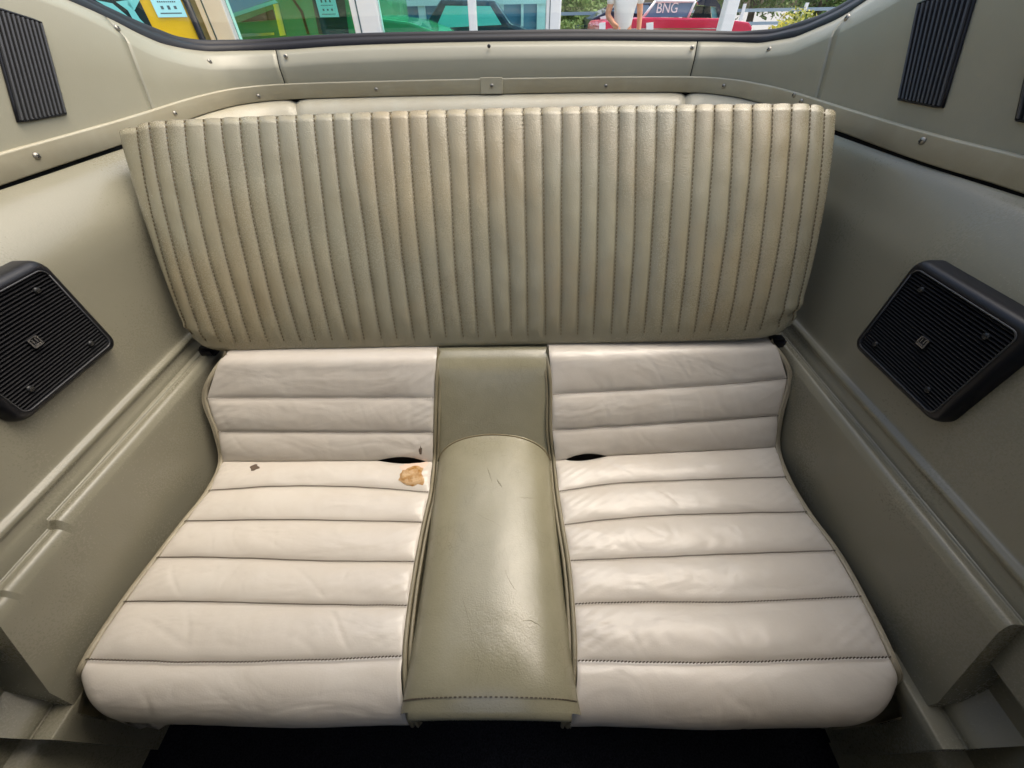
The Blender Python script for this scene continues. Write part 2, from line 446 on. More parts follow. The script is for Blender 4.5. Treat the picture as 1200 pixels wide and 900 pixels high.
# exposed foam patch below the left tear, lying on the pleat
def patch(name, side, k, cu, cv, ru, rv, mat_, lift, seed, body, n=26):
    rows = SEATDATA[(side, k)]; nv, nu = len(rows)-1, len(rows[0])-1
    def at(u, v):
        u = max(0, min(0.999, u))*nu; v = max(0, min(0.999, v))*nv; i, j = int(v), int(u)
        a_ = rows[i][j].lerp(rows[i][j+1], u-j); b_ = rows[i+1][j].lerp(rows[i+1][j+1], u-j)
        return a_.lerp(b_, v-i)
    vs_, fs = [at(cu, cv) + V((0, -0.0003, lift))], []
    rings = 5
    for r in range(1, rings+1):
        for a_ in range(n):
            th = 2*math.pi*a_/n
            w_ = 1 + 0.55*noise.noise(V((math.cos(th)*1.7+seed, math.sin(th)*1.7, seed))) + 0.3*noise.noise(V((math.cos(th)*6+seed, math.sin(th)*6, seed)))
            q = r/rings*w_
            vs_.append(at(cu + ru*q*math.cos(th), cv + rv*q*math.sin(th)) + V((0, -0.0002, lift*(1 if r < rings else 0.3) + 0.0006*noise.noise(V((r*1.3, a_*0.9, seed))))))
    for a_ in range(n): fs.append((0, 1+a_, 1+(a_+1) % n))
    for r in range(rings-1):
        for a_ in range(n):
            b_ = (a_+1) % n
            fs.append((1+r*n+a_, 1+(r+1)*n+a_, 1+(r+1)*n+b_, 1+r*n+b_))
    return mk(name, vs_, fs, mat_, body)
o = patch('fabric_backing', -1, 3, 0.915, 0.30, 0.056, 0.34, M['backing'], 0.0012, 1.0, LBODY)
o = patch('exposed_foam', -1, 3, 0.918, 0.56, 0.062, 0.36, M['foam'], 0.0022, 3.0, LBODY); o['label'] = 'crumbling tan foam showing through the peeled cream leather'
M['scuff'] = mat('dark_scuff', srgb(84, 70, 58), 0.9)
patch('scuff', -1, 3, 0.175, 0.30, 0.024, 0.13, M['scuff'], 0.0010, 5.2, LBODY, 14)
patch('scuff', -1, 2, 0.945, 0.60, 0.007, 0.16, M['scuff'], 0.0012, 8.2, LBODY, 12)

fl_ = [on_y(x, y, 0.056) for x, y in ((146, 846), (150, 850), (155, 851), (164, 854.5), (172, 852), (186, 855), (194, 850), (212, 845))]
mk('torn_flap', [V((p.x, 0.060, p.z+0.03)) for p in fl_] + fl_, [(i, i+1, i+9, i+8) for i in range(7)], M['cushion'], LBODY)
# centre hump and centre back between the buckets
hump = mk('centre_section', [], [], M['hump'], seat)
bpy.data.objects.remove(hump)
def hx(y): return 0.007 + 0.012*(1-y/0.5)
rows = []
NY, NX = 70, 48
for i in range(NY+1):
    f = i/NY; y = 0.060 + (0.482-0.060)*f; r = []
    hw = 0.1165 + 0.003*math.exp(-f/0.10) - 0.003*math.sin(math.pi*f)
    top = SEAT_Z + 0.047 - 0.020*math.exp(-f/0.055)
    for j in range(NX+1):
        s = -1 + 2*j/NX
        x = hx(y) + hw*math.sin(s*math.pi/2)**1 if True else 0
        c = math.cos(s*math.pi/2)
        z = SEAT_Z - 0.045 + (top - SEAT_Z + 0.045)*max(0.0, c)**0.55
        z += 0.0012*noise.noise(V((x*18, y*14, 5)))
        yy = y - (0.012*(1-abs(s)**3) if f < 0.02 else 0.0)
        r.append(V((x, y, z)))
    rows.append(r)
hump = grid('centre_hump', rows, M['hump'], seat); hump['label'] = 'rounded olive vinyl hump with cracked worn top'
HUMP = rows
def on_hump(fy, fx):
    a_, b_ = fy*NY, fx*NX; i, j = min(NY-1, int(a_)), min(NX-1, int(b_))
    return HUMP[i][j].lerp(HUMP[i][j+1], b_-j).lerp(HUMP[i+1][j].lerp(HUMP[i+1][j+1], b_-j), a_-i)
for (y0, x0, y1, x1, cv_, r_) in ((0.90, 0.36, 0.93, 0.56, 0.02, 0.0003), (0.62, 0.36, 0.46, 0.66, 0.01, 0.0003), (0.22, 0.63, 0.20, 0.72, 0.01, 0.0006), (0.30, 0.38, 0.16, 0.44, 0.02, 0.0004), (0.74, 0.52, 0.70, 0.55, 0.0, 0.0010), (0.66, 0.62, 0.665, 0.72, 0.0, 0.0006), (0.80, 0.47, 0.72, 0.50, 0.01, 0.0007), (0.40, 0.55, 0.30, 0.62, -0.02, 0.0004), (0.52, 0.30, 0.44, 0.27, 0.01, 0.0004)):
    pts = [on_hump(lerp(y0, y1, q/10) + cv_*math.sin(math.pi*q/10) + 0.004*noise.noise(V((q*0.9, y0*9, 1))), lerp(x0, x1, q/10) + 0.006*noise.noise(V((q*0.8, x0*9, 4)))) + V((0, 0, -0.0001)) for q in range(11)]
    tube('scratch', pts, [0.7*r_*(0.2+math.sin(math.pi*q/10)) for q in range(11)], M['scratch'], hump, 5)
# stitched front lip of the hump
front = rows[0]
lip = []
for dy, dz in ((0, 0), (-0.006, -0.004), (-0.008, -0.012), (-0.006, -0.022), (0.012, -0.035)):
    lip.append([p + V((0, dy, dz)) for p in front[8:-8]])
grid('front_lip', lip, M['hump'], hump)
bm = bmesh.new()
for i in range(46):
    s = (i+0.5)/46*NX*0.8 + NX*0.1; j = int(s); p = HUMP[2][j].lerp(HUMP[2][j+1], s-j); d = (HUMP[2][j+1]-HUMP[2][j]).normalized()
    add_box(bm, p + V((0, 0, 0.0008)), (0.0034, 0.0012, 0.0014), Matrix((d, V((0, 1, 0)), d.cross(V((0, 1, 0))))).transposed())
bm_obj('stitching', bm, M['thread'], hump)
xl = [LS[k][-1] for k in range(0, 4)]; xr = [RS[k][0] for k in range(0, 4)]
rows = []
a0, a1 = xl[3] + V((0.0, 0.006, -0.05)), xr[3] + V((0, 0.006, -0.05))
S0 = (xl[0]-xl[3]).dot(UPB)
prof = [(-0.05, -0.004), (0.0, -0.004), (S0*0.2, -0.003), (S0*0.4, -0.001), (S0*0.6, 0.002), (S0*0.75, 0.003), (S0*0.84, 0.000), (S0*0.92, -0.008), (S0*0.97, -0.022), (S0*0.99, -0.06)]
pv = [V((s_, n_, 0)) for s_, n_ in prof]
for p in smooth_pl(pv, 4):
    r = []
    for j in range(25):
        u = j/24; b_ = xl[3].lerp(xr[3], 0.015+0.97*u)
        ed = 0.006*(abs(2*u-1)**8)
        r.append(b_ + UPB*p.x + NBL*(p.y - ed) + V((0, 0, 0.0)))
    rows.append(r)
cb = grid('centre_back', rows, M['hump'], seat)
# dark arc seam where the hump meets the centre back
arc = []
for j in range(25):
    s = -0.82 + 1.64*j/24
    c = math.cos(s*math.pi/2); z = SEAT_Z - 0.045 + 0.092*max(0.0, c)**0.55
    y = xl[3].y + (z-SEAT_Z)*math.tan(math.radians(32)) - 0.0005
    arc.append(V((hx(y) + 0.1165*math.sin(s*math.pi/2), y+0.001, z+0.0003)))
tube('seam_welt', arc, 0.0012, M['thread_back'], hump, 6)
# carpeted front of the seat base
rows = [[V((-0.56 + 1.14*j/20, 0.105, z)) for j in range(21)] for z in (-0.70, -0.80, -0.93)]
grid('seat_base', rows, M['carpet'], seat)

# ================================================================== FOLDING BACKREST
BLEAN = math.radians(27)
bU = V((0, math.sin(BLEAN), math.cos(BLEAN))); bN = V((0, -math.cos(BLEAN), math.sin(BLEAN)))
bP = V((0, 0.575, -0.462))
back = thing('folding_backrest', (0, 0.60, -0.47), 'olive vinyl folding backrest with vertical stitched ribs above the cream seat', 'backrest')
cTL, cTR = on_plane(155, 136, bP, bN), on_plane(970, 114, bP, bN)
cBL, cBR = on_plane(226, 407, bP, bN), on_plane(927, 391, bP, bN)
NS = 38
def top_bow(u): return 0.006*math.sin(math.pi*u) - 0.004*u*(1-u)
def sec(s):
    """offset (along bU fraction, metres up past 1, metres along bN) for section parameter s in 0..1 from bottom hem to behind the top"""
    pass
SEC = []      # (v fraction up the face, extra metres up, metres out, rib strength)
SEC += [(0, 0.006, -0.052, 0), (0, -0.008, -0.040, 0), (0, -0.013, -0.022, 0), (0, -0.012, -0.008, 0), (0, -0.008, 0.000, 0.0), (0, -0.003, 0.004, 0.0), (0, 0.001, 0.0045, 0.05)]
for i in range(1, 34):
    v = i/34
    crown = 0.004 + 0.020*math.sin(math.pi*min(1, v*1.0))**0.7
    SEC.append((v, 0, crown, min(1, 0.35 + i*0.16) if i < 5 else 1))
Rr = 0.036
for i in range(0, 9):
    a_ = math.radians(-8 + 150*i/8)
    SEC.append((1, -Rr + Rr*math.sin(a_), -Rr + 0.006 + Rr*math.cos(a_), max(0.25, 0.9-i*0.16) if i < 7 else 0.1))
SEC.append((1, -0.06, -0.062, 0))
def bface(u, sc, rib):
    v, dx_, out, rs = sc
    b_ = cBL.lerp(cBR, u); t_ = cTL.lerp(cTR, u)
    # the cover pulls in towards the lower corners
    p = b_.lerp(t_, v) + bU*(dx_ + top_bow(u)*v)
    o_ = out + rib*rs
    p += bU*(0.020*max(0.0, 1-v/0.16)**1.5*(math.exp(-u/0.018) + math.exp(-(1-u)/0.022)))
    ed = min(u, 1-u); o_ -= 0.012*math.exp(-ed/0.018)
    p -= bU*(0.004*math.exp(-ed/0.014)*max(0.0, (v-0.8)/0.2))
    # puckers near the lower corners
    if v < 0.25:
        for cu, sg in ((0.0, 1), (1.0, -1)):
            du = (u-cu)*sg*1.15; line = 0.030 - 0.10*du if sg > 0 else 0.050 - 0.35*du
            h = (v*0.385 - line)
            o_ += 0.0060*math.exp(-(h/0.007)**2)*sstep(1-du/0.09)
            o_ -= 0.0060*math.exp(-((h+0.012)/0.008)**2)*sstep(1-du/0.09)
    o_ += 0.0010*noise.noise(V((u*14, v*6, 1.7))) + 0.0007*noise.noise(V((u*60, v*14, 3.1)))
    return p + bN*o_
def ub(k, v): 
    return (k + 0.10*noise.noise(V((k*1.7, v*2.2, 0.5))))/(NS-1)
NR = 9
for k in range(NS-1):
    rows = []
    amp = 0.0040*(1+0.18*noise.noise(V((k*0.9, 2, 2))))
    for sc in SEC:
        u0, u1 = ub(k, sc[0]), ub(k+1, sc[0]); r = []
        for j in range(NR+1):
            t = j/NR; rib = amp*(max(0, math.sin(math.pi*t))**0.70) if 0 < j < NR else 0.0
            rib *= 1 + 0.12*noise.noise(V((k*2.1, sc[0]*9, t)))
            r.append(bface(u0 + (u1-u0)*t, sc, rib))
        rows.append(r)
    grid('rib', rows, M['back'], back)
for k in range(NS):
    bm = bmesh.new()
    for i in range(56):
        v = 0.03 + 0.95*i/55
        f = v*34 + 6; j = int(f); fr = f-j
        if j+1 >= len(SEC): continue
        a_ = bface(ub(k, SEC[j][0]), SEC[j], 0); b_ = bface(ub(k, SEC[j+1][0]), SEC[j+1], 0)
        p = a_.lerp(b_, fr); d = (b_-a_).normalized(); x_ = V((1, 0, 0)); n_ = x_.cross(d).normalized()
        add_box(bm, p + bN*0.0022, (0.0013, 0.0038, 0.0014), Matrix((n_.cross(d), d, n_)).transposed())
    bm_obj('stitching', bm, M['thread_back'], back)
# rounded end bolsters
for side, u_ in ((-1, 0.0), (1, 1.0)):
    rows = []
    for sc in SEC:
        r = []; k = 0 if side < 0 else NS-1
        uu = ub(k, sc[0])
        for j in range(11):
            t = j/10; a_ = t*math.pi*0.62
            wv = (0.040*sc[0]**1.5 + 0.014) if side < 0 else (0.015 + 0.020*sc[0])
            e_ = V((side*wv*math.sin(a_)/math.sin(math.pi*0.5), 0, 0)) 
            p = bface(uu, sc, 0) + e_
            p -= bN*(0.034*(1-math.cos(a_))*(1 if sc[2] > -0.03 else 0.3)) 
            p += bN*(0.004*math.sin(math.pi*t)*sc[3])
            p -= bU*((0.026 if side < 0 else 0.022)*t**2.6*max(0, (sc[0]-0.7)/0.3))
            r.append(p)
        rows.append(r)
    grid('end_bolster', rows, M['back'], back)
# unseen back board, added so no light leaks through
bm = bmesh.new()
cc = (cTL+cTR+cBL+cBR)/4 - bN*0.05
add_box(bm, cc, (1.12, 0.03, 0.36), Matrix((V((1, 0, 0.02)).normalized(), -bN, bU)).transposed())
bm_obj('back_board', bm, M['panel'], back)
# dark hinge brackets under the lower corners
for px in ((238, 408), (915, 398)):
    p = on_plane(px[0], px[1], bP + V((0, 0.03, 0)), bN)
    bm = bmesh.new(); add_box(bm, p + V((0, 0.01, -0.012)), (0.034, 0.026, 0.022)); bmesh.ops.bevel(bm, geom=bm.edges[:], offset=0.006, segments=2, affect='EDGES')
    bm_obj('hinge_bracket', bm, M['black'], back)

# ================================================================== SIDE (QUARTER) PANELS
def side_panel(side):
    lab = ('olive moulded quarter trim panel with stepped ledge under the warm-toned loudspeaker wall', 'olive grey moulded quarter trim panel with long unbroken ledge and square box end')[side > 0]
    s = side
    xw = 0.590 if s > 0 else 0.568         # ledge nose
    t = thing('quarter_trim_panel', (s*0.62, 0.4, FLOOR_Z), lab, 'trim panel')
    TAB = ((-0.5, 0.690), (0.2, 0.690), (0.5, 0.688), (0.65, 0.683), (0.85, 0.680), (1.04, 0.690), (1.3, 0.69)) if s < 0 else ((-0.5, 0.690), (0.2, 0.690), (0.5, 0.685), (0.65, 0.664), (0.85, 0.656), (1.05, 0.656), (1.3, 0.656))
    def rail_x(y):
        for (y0, x0), (y1, x1) in zip(TAB, TAB[1:]):
            if y <= y1: return lerp(x0, x1, (y-y0)/(y1-y0))
        return TAB[-1][1]
    # upper panel: ridge, flat wall, rolled top
    def prof_at(xt):
        prof = [(xw+0.0215, -0.56), (xw+0.0225, -0.51), (xw+0.0235, -0.4865), (xw+0.026, -0.478), (xw+0.027, -0.470), (xw+0.0245, -0.4645), (xw+0.0245, -0.460), (xw+0.028, -0.456), (xw+0.032, -0.450), (xw+0.033, -0.42), (xw+0.034, -0.36), (xw+0.035, -0.30), (xw+0.037, -0.265), (xw+0.044, -0.236), (lerp(xw+0.044, xt, 0.25), -0.208), (lerp(xw+0.044, xt, 0.55), -0.186), (lerp(xw+0.044, xt, 0.82), -0.1755), (xt, -0.1722), (xt+0.012, -0.185), (xt+0.016, -0.23)]
        return smooth_pl([V((x, 0, z)) for x, z in prof], 4)
    def xo(y): return (0.0 if s > 0 else 0.006*sstep((y-0.2)/0.4))
    ys = [-0.25 + 1.45*i/60 for i in range(61)]
    cols = [[V((s*(p.x + xo(y)*(1-0.8*sstep((p.z+0.34)/0.14)) + 0.001*noise.noise(V((y*7, p.z*7, s)))), y, p.z)) for p in prof_at(rail_x(y)-0.003)] for y in ys]
    rows = [list(r) for r in zip(*cols)]
    grid('upper_panel', rows, M['panel'], t)
    # ledge box: nose, ledge and inner wall, with a chamfered front end
    def led(y0, y1, dz, nose):
        pr = [(nose+0.004, FLOOR_Z), (nose+0.003, -0.70), (nose+0.001, -0.56), (nose, -0.511+dz), (nose+0.0012, -0.501+dz), (nose+0.005, -0.4932+dz), (nose+0.010, -0.4908+dz), (nose+0.016, -0.4925+dz), (nose+0.0212, -0.493+dz), (nose+0.0222, -0.4905+dz), (nose+0.030, -0.489+dz)]
        q = smooth_pl([V((x, 0, z)) for x, z in pr], 3)
        yy = [y0 + (y1-y0)*i/40 for i in range(41)]
        return [[V((s*(p.x+0.0007*noise.noise(V((y*9, p.z*9, 3*s)))), y + (0.0 if True else 0), p.z)) for y in yy] for p in q]
    if s > 0:
        rows = led(0.123, 0.90, 0.0, xw)
        # the end is cut on a slant: lower points reach further forward
        for r in rows:
            z = r[0].z; f = max(0.0, min(1.0, (-0.49-z)/0.166))
            y0 = 0.123 - 0.054*f
            for i in range(len(r)): r[i].y = y0 + (0.90-y0)*i/40
        body = grid('ledge_box', rows, M['panel'], t)
        end = [[r[0].copy() for r in rows], [r[0] + V((s*0.012, -0.001, 0)) for r in rows], [V((0.66, r[0].y+0.004, r[0].z)) for r in rows]]
        grid('box_end', end, M['panel'], t)
        # lower step continuing forwards, ledge on top
        zt = -0.664
        pr = [(0.602, FLOOR_Z), (0.588, -0.80), (0.579, -0.69), (0.580, zt-0.004), (0.585, zt), (0.605, zt+0.001), (0.612, zt-0.001), (0.614, zt+0.012), (0.65, zt+0.05)]
        q = smooth_pl([V((x, 0, z)) for x, z in pr], 4)
        yy = [0.034 + 0.10*i/10 for i in range(11)]
        st = [[V((p.x, y - 0.004*math.sin((p.z+0.9)*9), p.z)) for y in yy] for p in q]
        grid('lower_step', st, M['panel'], t)
        grid('step_end', [[r[0].copy() for r in st], [V((0.70, r[0].y+0.002, r[0].z-0.01)) for r in st]], M['panel'], t)
        # recess behind the box end
        grid('recess_panel', [[V((0.645, y, z)) for y in (-0.02, 0.03, 0.08, 0.14)] for z in (-0.72, -0.60, -0.50, -0.44)], M['panel'], t)
    else:
        rows = led(0.246, 0.90, 0.0, xw); grid('ledge_box', rows, M['panel'], t)
        rows2 = led(0.160, 0.238, -0.010, xw); grid('ledge_box', rows2, M['panel'], t)
        grid('ledge_notch', [[r[0].copy() for r in rows], [r[-1] + V((0, -0.0004, 0)) for r in rows2]], M['panel'], t)
        rows3 = led(0.085, 0.160, -0.015, xw)
        for r in rows3:
            z = r[0].z; f = max(0.0, min(1.0, (-0.50-z)/0.166)); y0 = 0.135 - 0.065*f
            for i in range(len(r)): r[i].y = y0 + (0.160-y0)*i/40
        grid('ledge_box', rows3, M['panel'], t)
        grid('ledge_notch', [[r[0].copy() for r in rows2], [r[-1] + V((0, -0.006 if r[-1].z > -0.54 else 0, 0)) for r in rows3]], M['panel'], t)
        end = [[r[0].copy() for r in rows3], [r[0] + V((s*0.010, -0.001, 0)) for r in rows3], [V((-0.66, r[0].y+0.004, r[0].z)) for r in rows3]]
        grid('box_end', end, M['panel'], t)
        zt = -0.690
        pr = [(0.585, FLOOR_Z), (0.578, -0.82), (0.570, -0.72), (0.570, zt-0.004), (0.575, zt), (0.594, zt+0.001), (0.601, zt-0.001), (0.603, zt+0.012), (0.64, zt+0.05)]
        q = smooth_pl([V((x, 0, z)) for x, z in pr], 4)
        yy = [0.036 + 0.10*i/10 for i in range(11)]
        st = [[V((-p.x, y, p.z)) for y in yy] for p in q]
        grid('lower_step', st, M['panel'], t)
        grid('step_end', [[r[0].copy() for r in st], [V((-0.70, r[0].y+0.002, r[0].z-0.01)) for r in st]], M['panel'], t)
        grid('recess_panel', [[V((-0.635, y, z)) for y in (-0.02, 0.03, 0.08, 0.2)] for z in (-0.76, -0.60, -0.50, -0.44)], M['panel'], t)
    # kick panel forward of the step
    grid('kick_panel', [[V((s*x, y, z)) for y in (-0.30, -0.1, 0.0, 0.05)] for x, z in ((0.598, FLOOR_Z), (0.604, -0.82), (0.610, -0.74), (0.618, -0.722), (0.66, -0.705), (0.72, -0.70), (0.73, -0.44))], M['panel'], t)
    return t
side_panel(-1); side_panel(1)

# ================================================================== RAIL, VALANCES, VENT PANELS, WINDOW
PLAN = [V(p) for p in ((-0.69, -0.40, 0), (-0.69, 0.2, 0), (-0.687, 0.6, 0), (-0.680, 0.85, 0), (-0.690, 1.04, 0), (-0.684, 1.15, 0), (-0.655, 1.235, 0), (-0.56, 1.292, 0), (-0.331, 1.316, 0), (-0.013, 1.327, 0), (0.282, 1.326, 0), (0.52, 1.302, 0),
        (0.600, 1.25, 0), (0.636, 1.17, 0), (0.656, 1.05, 0), (0.656, 0.85, 0), (0.662, 0.65, 0), (0.685, 0.5, 0), (0.69, 0.2, 0), (0.69, -0.40, 0))]
PC = smooth_pl(PLAN, 14)
def rail_z(y): return -0.17 + 0.01*y
NRM = []
for i in range(len(PC)):
    d = (PC[min(i+1, len(PC)-1)] - PC[max(i-1, 0)]).normalized(); NRM.append(V((d.y, -d.x, 0)))    # points into the cabin
def off(d): return [p - n*d for p, n in zip(PC, NRM)]       # + is outward
def on_wall(x, y, curve):
    """where the sight line through a photo pixel meets the upright wall standing on a plan curve"""
    d = ray(x, y); best = None
    for i in range(len(curve)-1):
        a_, b_ = curve[i], curve[i+1]
        ex, ey = b_.x-a_.x, b_.y-a_.y; den = d.x*ey - d.y*ex
        if abs(den) < 1e-9: continue
        t = ((a_.x-CAM.x)*ey - (a_.y-CAM.y)*ex)/den; s = ((a_.x-CAM.x)*d.y - (a_.y-CAM.y)*d.x)/den
        if t > 0.1 and -0.001 <= s <= 1.001 and (best is None or t < best[0]): best = (t, i+s)
    return CAM + d*best[0], best[1]
def heights(pxs, curve, ext):
    """height of an edge above each plan point, from the photo where it shows and continued forwards where it does not"""
    ks = sorted(((q, p.z) for p, q in (on_wall(x, y, curve) for x, y in pxs)))
    out = []
    for i in range(len(curve)):
        if i <= ks[0][0]:
            L = (curve[i]-curve[int(ks[0][0])]).length; out.append(ks[0][1] + ext*L)
        elif i >= ks[-1][0]:
            L = (curve[i]-curve[int(ks[-1][0])]).length; out.append(ks[-1][1] + ext*L)
        else:
            for (q0, z0), (q1, z1) in zip(ks, ks[1:]):
                if q0 <= i <= q1: out.append(z0 + (z1-z0)*(i-q0)/max(1e-6, q1-q0)); break
    for _ in range(5): out = [out[0]] + [(out[i-1]+2*out[i]+out[i+1])/4 for i in range(1, len(out)-1)] + [out[-1]]
    return out
FOLD = [(63, 2), (100, 20), (133, 35), (155, 53), (187, 67), (217, 75), (247, 80), (300, 79), (333, 77), (400, 72), (480, 69), (575, 67), (700, 66), (800, 67), (880, 67), (927, 62), (977, 40), (1007, 25), (1053, 0)]
FLG = [(82, 0), (110, 13), (133, 23), (157, 37), (187, 50), (213, 56), (247, 60), (333, 58), (400, 53), (480, 50), (575, 48), (700, 47), (800, 48), (890, 50), (933, 43), (983, 22), (1017, 0)]
GSK = [(108, 0), (147, 18), (180, 32), (205, 42), (238, 47), (300, 46), (370, 41), (440, 38), (575, 35.5), (660, 34), (840, 36), (867, 37), (913, 33), (960, 18), (997, 0)]
C1, C2 = off(0.028), off(0.050)
zF, zG, zK = heights(FOLD, PC, 0.30), heights(FLG, C1, 0.33), heights(GSK, C2, 0.36)
RAILH = 0.030
def idx(px, py): return on_wall(px, py, PC)[1]
iA, iB = int(idx(157, 90)), int(idx(334, 90)); iC, iD = int(idx(814, 80)), int(idx(976, 90))
def at_f(L, f):
    f = max(0.0, min(len(L)-1.001, f)); i = int(f); return L[i] + (L[i+1]-L[i])*(f-i)
def wall_rows(i0, i1):
    rows = [[], [], [], [], [], [], [], []]
    for i in range(i0, i1+1):
        sl_ = 3.2*(max(0, 1-abs(i-iA)/9) - max(0, 1-abs(i-iD)/9))
        for k, h in enumerate((0, 0.5, 0.93, 1, 1.1, 1.25, 1.4, 1.4)):
            f = i + sl_*h
            p, q, n, zf, zg = at_f(PC, f), at_f(C1, f), at_f(NRM, f), at_f(zF, f), at_f(zG, f); zb = rail_z(p.y) + 0.004
            a_ = V((p.x, p.y, zf)); b_ = V((q.x, q.y, zg))
            rows[k].append((V((p.x, p.y, zb)), V((p.x, p.y, lerp(zb, zf, 0.5))), V((p.x, p.y, zf-0.005)), a_ - n*0.0015 + V((0, 0, -0.0012)),
                            a_.lerp(b_, 0.16), a_.lerp(b_, 0.6), b_, b_ + V((0, 0, -0.012)) - n*0.004)[k])
    return rows
N_ = len(PC)
GAP = 0
segs = [(0, iA, 'vent_panel', 'olive upper quarter panel holding the black louvre vent, opposite the rail with two vents', 'trim panel', None),
        (iA, iB, 'window_valance_panel', 'curved olive corner panel under the rear window beside the yellow van', 'trim panel', 'panels under the rear window'),
        (iB, iC, 'window_valance_panel', 'long straight olive panel under the middle of the rear window', 'trim panel', 'panels under the rear window'),
        (iC, iD, 'window_valance_panel', 'curved olive corner panel under the rear window beside the yellow flowering bush', 'trim panel', 'panels under the rear window'),
        (iD, N_-1, 'vent_panel', '', 'trim panel', None)]
VP = {}
for si, (i0, i1, nm, lab, cat, grp) in enumerate(segs):
    if si == 0: lab = 'olive upper quarter panel with one black louvre vent above the brown-toned loudspeaker wall'
    if si == 4: lab = 'grey olive upper quarter panel with black louvre vent and a second vent edge'
    mid = PC[(i0+i1)//2]
    t = thing(nm, (mid.x, mid.y, rail_z(mid.y)), lab, cat, grp); VP[si] = t
    rows = wall_rows(i0, i1)
    # each panel stops a hair short of the next and turns its edge back
    for r in rows:
        d = (r[1]-r[0]).normalized(); r[0] += d*0.0014; d = (r[-2]-r[-1]).normalized(); r[-1] += d*0.0014
        r.insert(0, r[0] - NRM[i0]*0.006); r.append(r[-1] - NRM[i1]*0.006)
    if si in (0, 4):
        pass
    o = grid('panel_skin', rows, M['trim'], t)
# screws on the flanges
for px, py, si, dk in ((136, 33, 0, 0), (245, 72, 1, 0), (335, 66, 2, 0), (573, 54, 2, 1), (811, 56, 2, 0), (902, 58, 3, 0), (994, 21, 4, 0)):
    Cm = off(0.012); p, q = on_wall(px, py, Cm); n = NRM[int(q)]
    screw_on(p + n*0.002, (n + V((0, 0, 0.35))).normalized(), VP[si], small=bool(dk))
# rails: two strips meeting under a small plate at the middle
iM = min(range(N_), key=lambda i: abs(PC[i].x + 0.009) + (0 if PC[i].y > 1 else 9))
for s, (i0, i1) in ((-1, (0, iM)), (1, (iM, N_-1))):
    mid = PC[(i0+i1)//2]
    t = thing('trim_rail', (mid.x, mid.y, rail_z(mid.y)), 'beige painted trim rail above the loudspeaker with the %s badge' % ('dull' if s < 0 else 'bright silver'), 'rail', 'trim rails along the upper walls')
    rows = [[] for _ in range(8)]
    for i in range(i0, i1+1):
        p, n = PC[i], NRM[i]; z = rail_z(p.y); h = RAILH
        for k, (o_, dz) in enumerate(((0.0, -0.004), (0.003, -0.004), (0.0055, -0.002), (0.0055, h*0.75), (0.0065, h*0.90), (0.0065, h*0.97), (0.004, h), (-0.001, h))):
            rows[k].append(V((p.x, p.y, z+dz)) + n*o_)
    grid('rail_strip', rows, M['rail'], t)
    pts = ((43, 183), (205, 133), (303, 113), (441, 105)) if s < 0 else ((710, 101), (848, 101), (931, 111), (939, 119), (1081, 165))
    for px, py in pts:
        Cm = off(-0.006); p, q = on_wall(px, py, Cm); n = NRM[int(q)]
        screw_on(p, n, t)
p, n = PC[iM], NRM[iM]
pm, q = on_wall(576, 100, off(-0.007)); zc = rail_z(PC[iM].y)
t = thing('joint_plate', (pm.x, pm.y, zc), 'small beige joint plate with one screw bridging the two trim rails', 'plate')
box('plate', (pm.x-0.030, pm.y-0.0035, zc-0.003), (pm.x+0.030, pm.y+0.003, zc+RAILH+0.003), M['rail'], t, 0.0012)
screw_on(V((pm.x+0.001, pm.y-0.0035, zc+RAILH*0.5)), V((0, -1, 0)), t)

# padded roll behind the backrest, three sections
t = thing('padded_roll', (0, 1.25, -0.26), 'pale padded vinyl roll in three sections behind the backrest under the rail', 'padded roll')
ra, rb = int(idx(345, 110)), int(idx(806, 104))
r0, r1 = int(idx(222, 130)), int(idx(912, 120))
r0 = max(0, r0-14); r1 = min(N_-1, r1+14)
for i0, i1 in ((r0, ra), (ra, rb), (rb, r1)):
    rows = [[] for _ in range(12)]
    for i in range(i0, i1+1):
        p, n = PC[i], NRM[i]; z = rail_z(p.y) - 0.005
        e_ = 0.007*math.exp(-min(i-i0, i1-i)/0.8)
        for k in range(12):
            f = k/11; a_ = f*math.pi*0.5
            rows[k].append(V((p.x, p.y, z)) + n*(-0.004 + 0.075*(1-math.cos(a_)) - e_) + V((0, 0, -0.070*math.sin(a_) - e_)) if False else
                           V((p.x, p.y, z)) + n*(-0.004 + 0.062*math.sin(a_) - e_) + V((0, 0, -0.070*(1-math.cos(a_)) - e_)))
    grid('roll_section', rows, M['roll'], t)
# load floor behind the backrest
lf = grid('load_floor', [[V((-0.68, y, -0.245)), V((0.66, y, -0.245))] for y in (0.86, 1.32)], M['panel'], t)

# rear window: rubber gasket and glass
t = thing('rear_window', (0, 1.38, zK[iM]), 'wide sloping rear window glass in a black rubber gasket', 'window')
G1 = [V((q.x, q.y, zG[i])) for i, q in enumerate(C1)]; G2 = [V((q.x, q.y, zK[i])) for i, q in enumerate(C2)]
rows = [[a_ + V((0, 0, -0.010)) for a_ in G1], [a_ + V((0, 0, 0.001)) + NRM[i]*0.001 for i, a_ in enumerate(G1)], [a_.lerp(b_, 0.22) + V((0, 0, 0.004)) for a_, b_ in zip(G1, G2)], [a_.lerp(b_, 0.48) + V((0, 0, 0.003)) for a_, b_ in zip(G1, G2)],
        [a_.lerp(b_, 0.52) + V((0, 0, 0.0)) for a_, b_ in zip(G1, G2)], [a_.lerp(b_, 0.58) + V((0, 0, 0.003)) for a_, b_ in zip(G1, G2)], [a_.lerp(b_, 0.9) + V((0, 0, 0.002)) for a_, b_ in zip(G1, G2)], [b_.copy() for b_ in G2], [b_ + V((0, 0, -0.012)) - NRM[i]*0.01 for i, b_ in enumerate(G2)]]
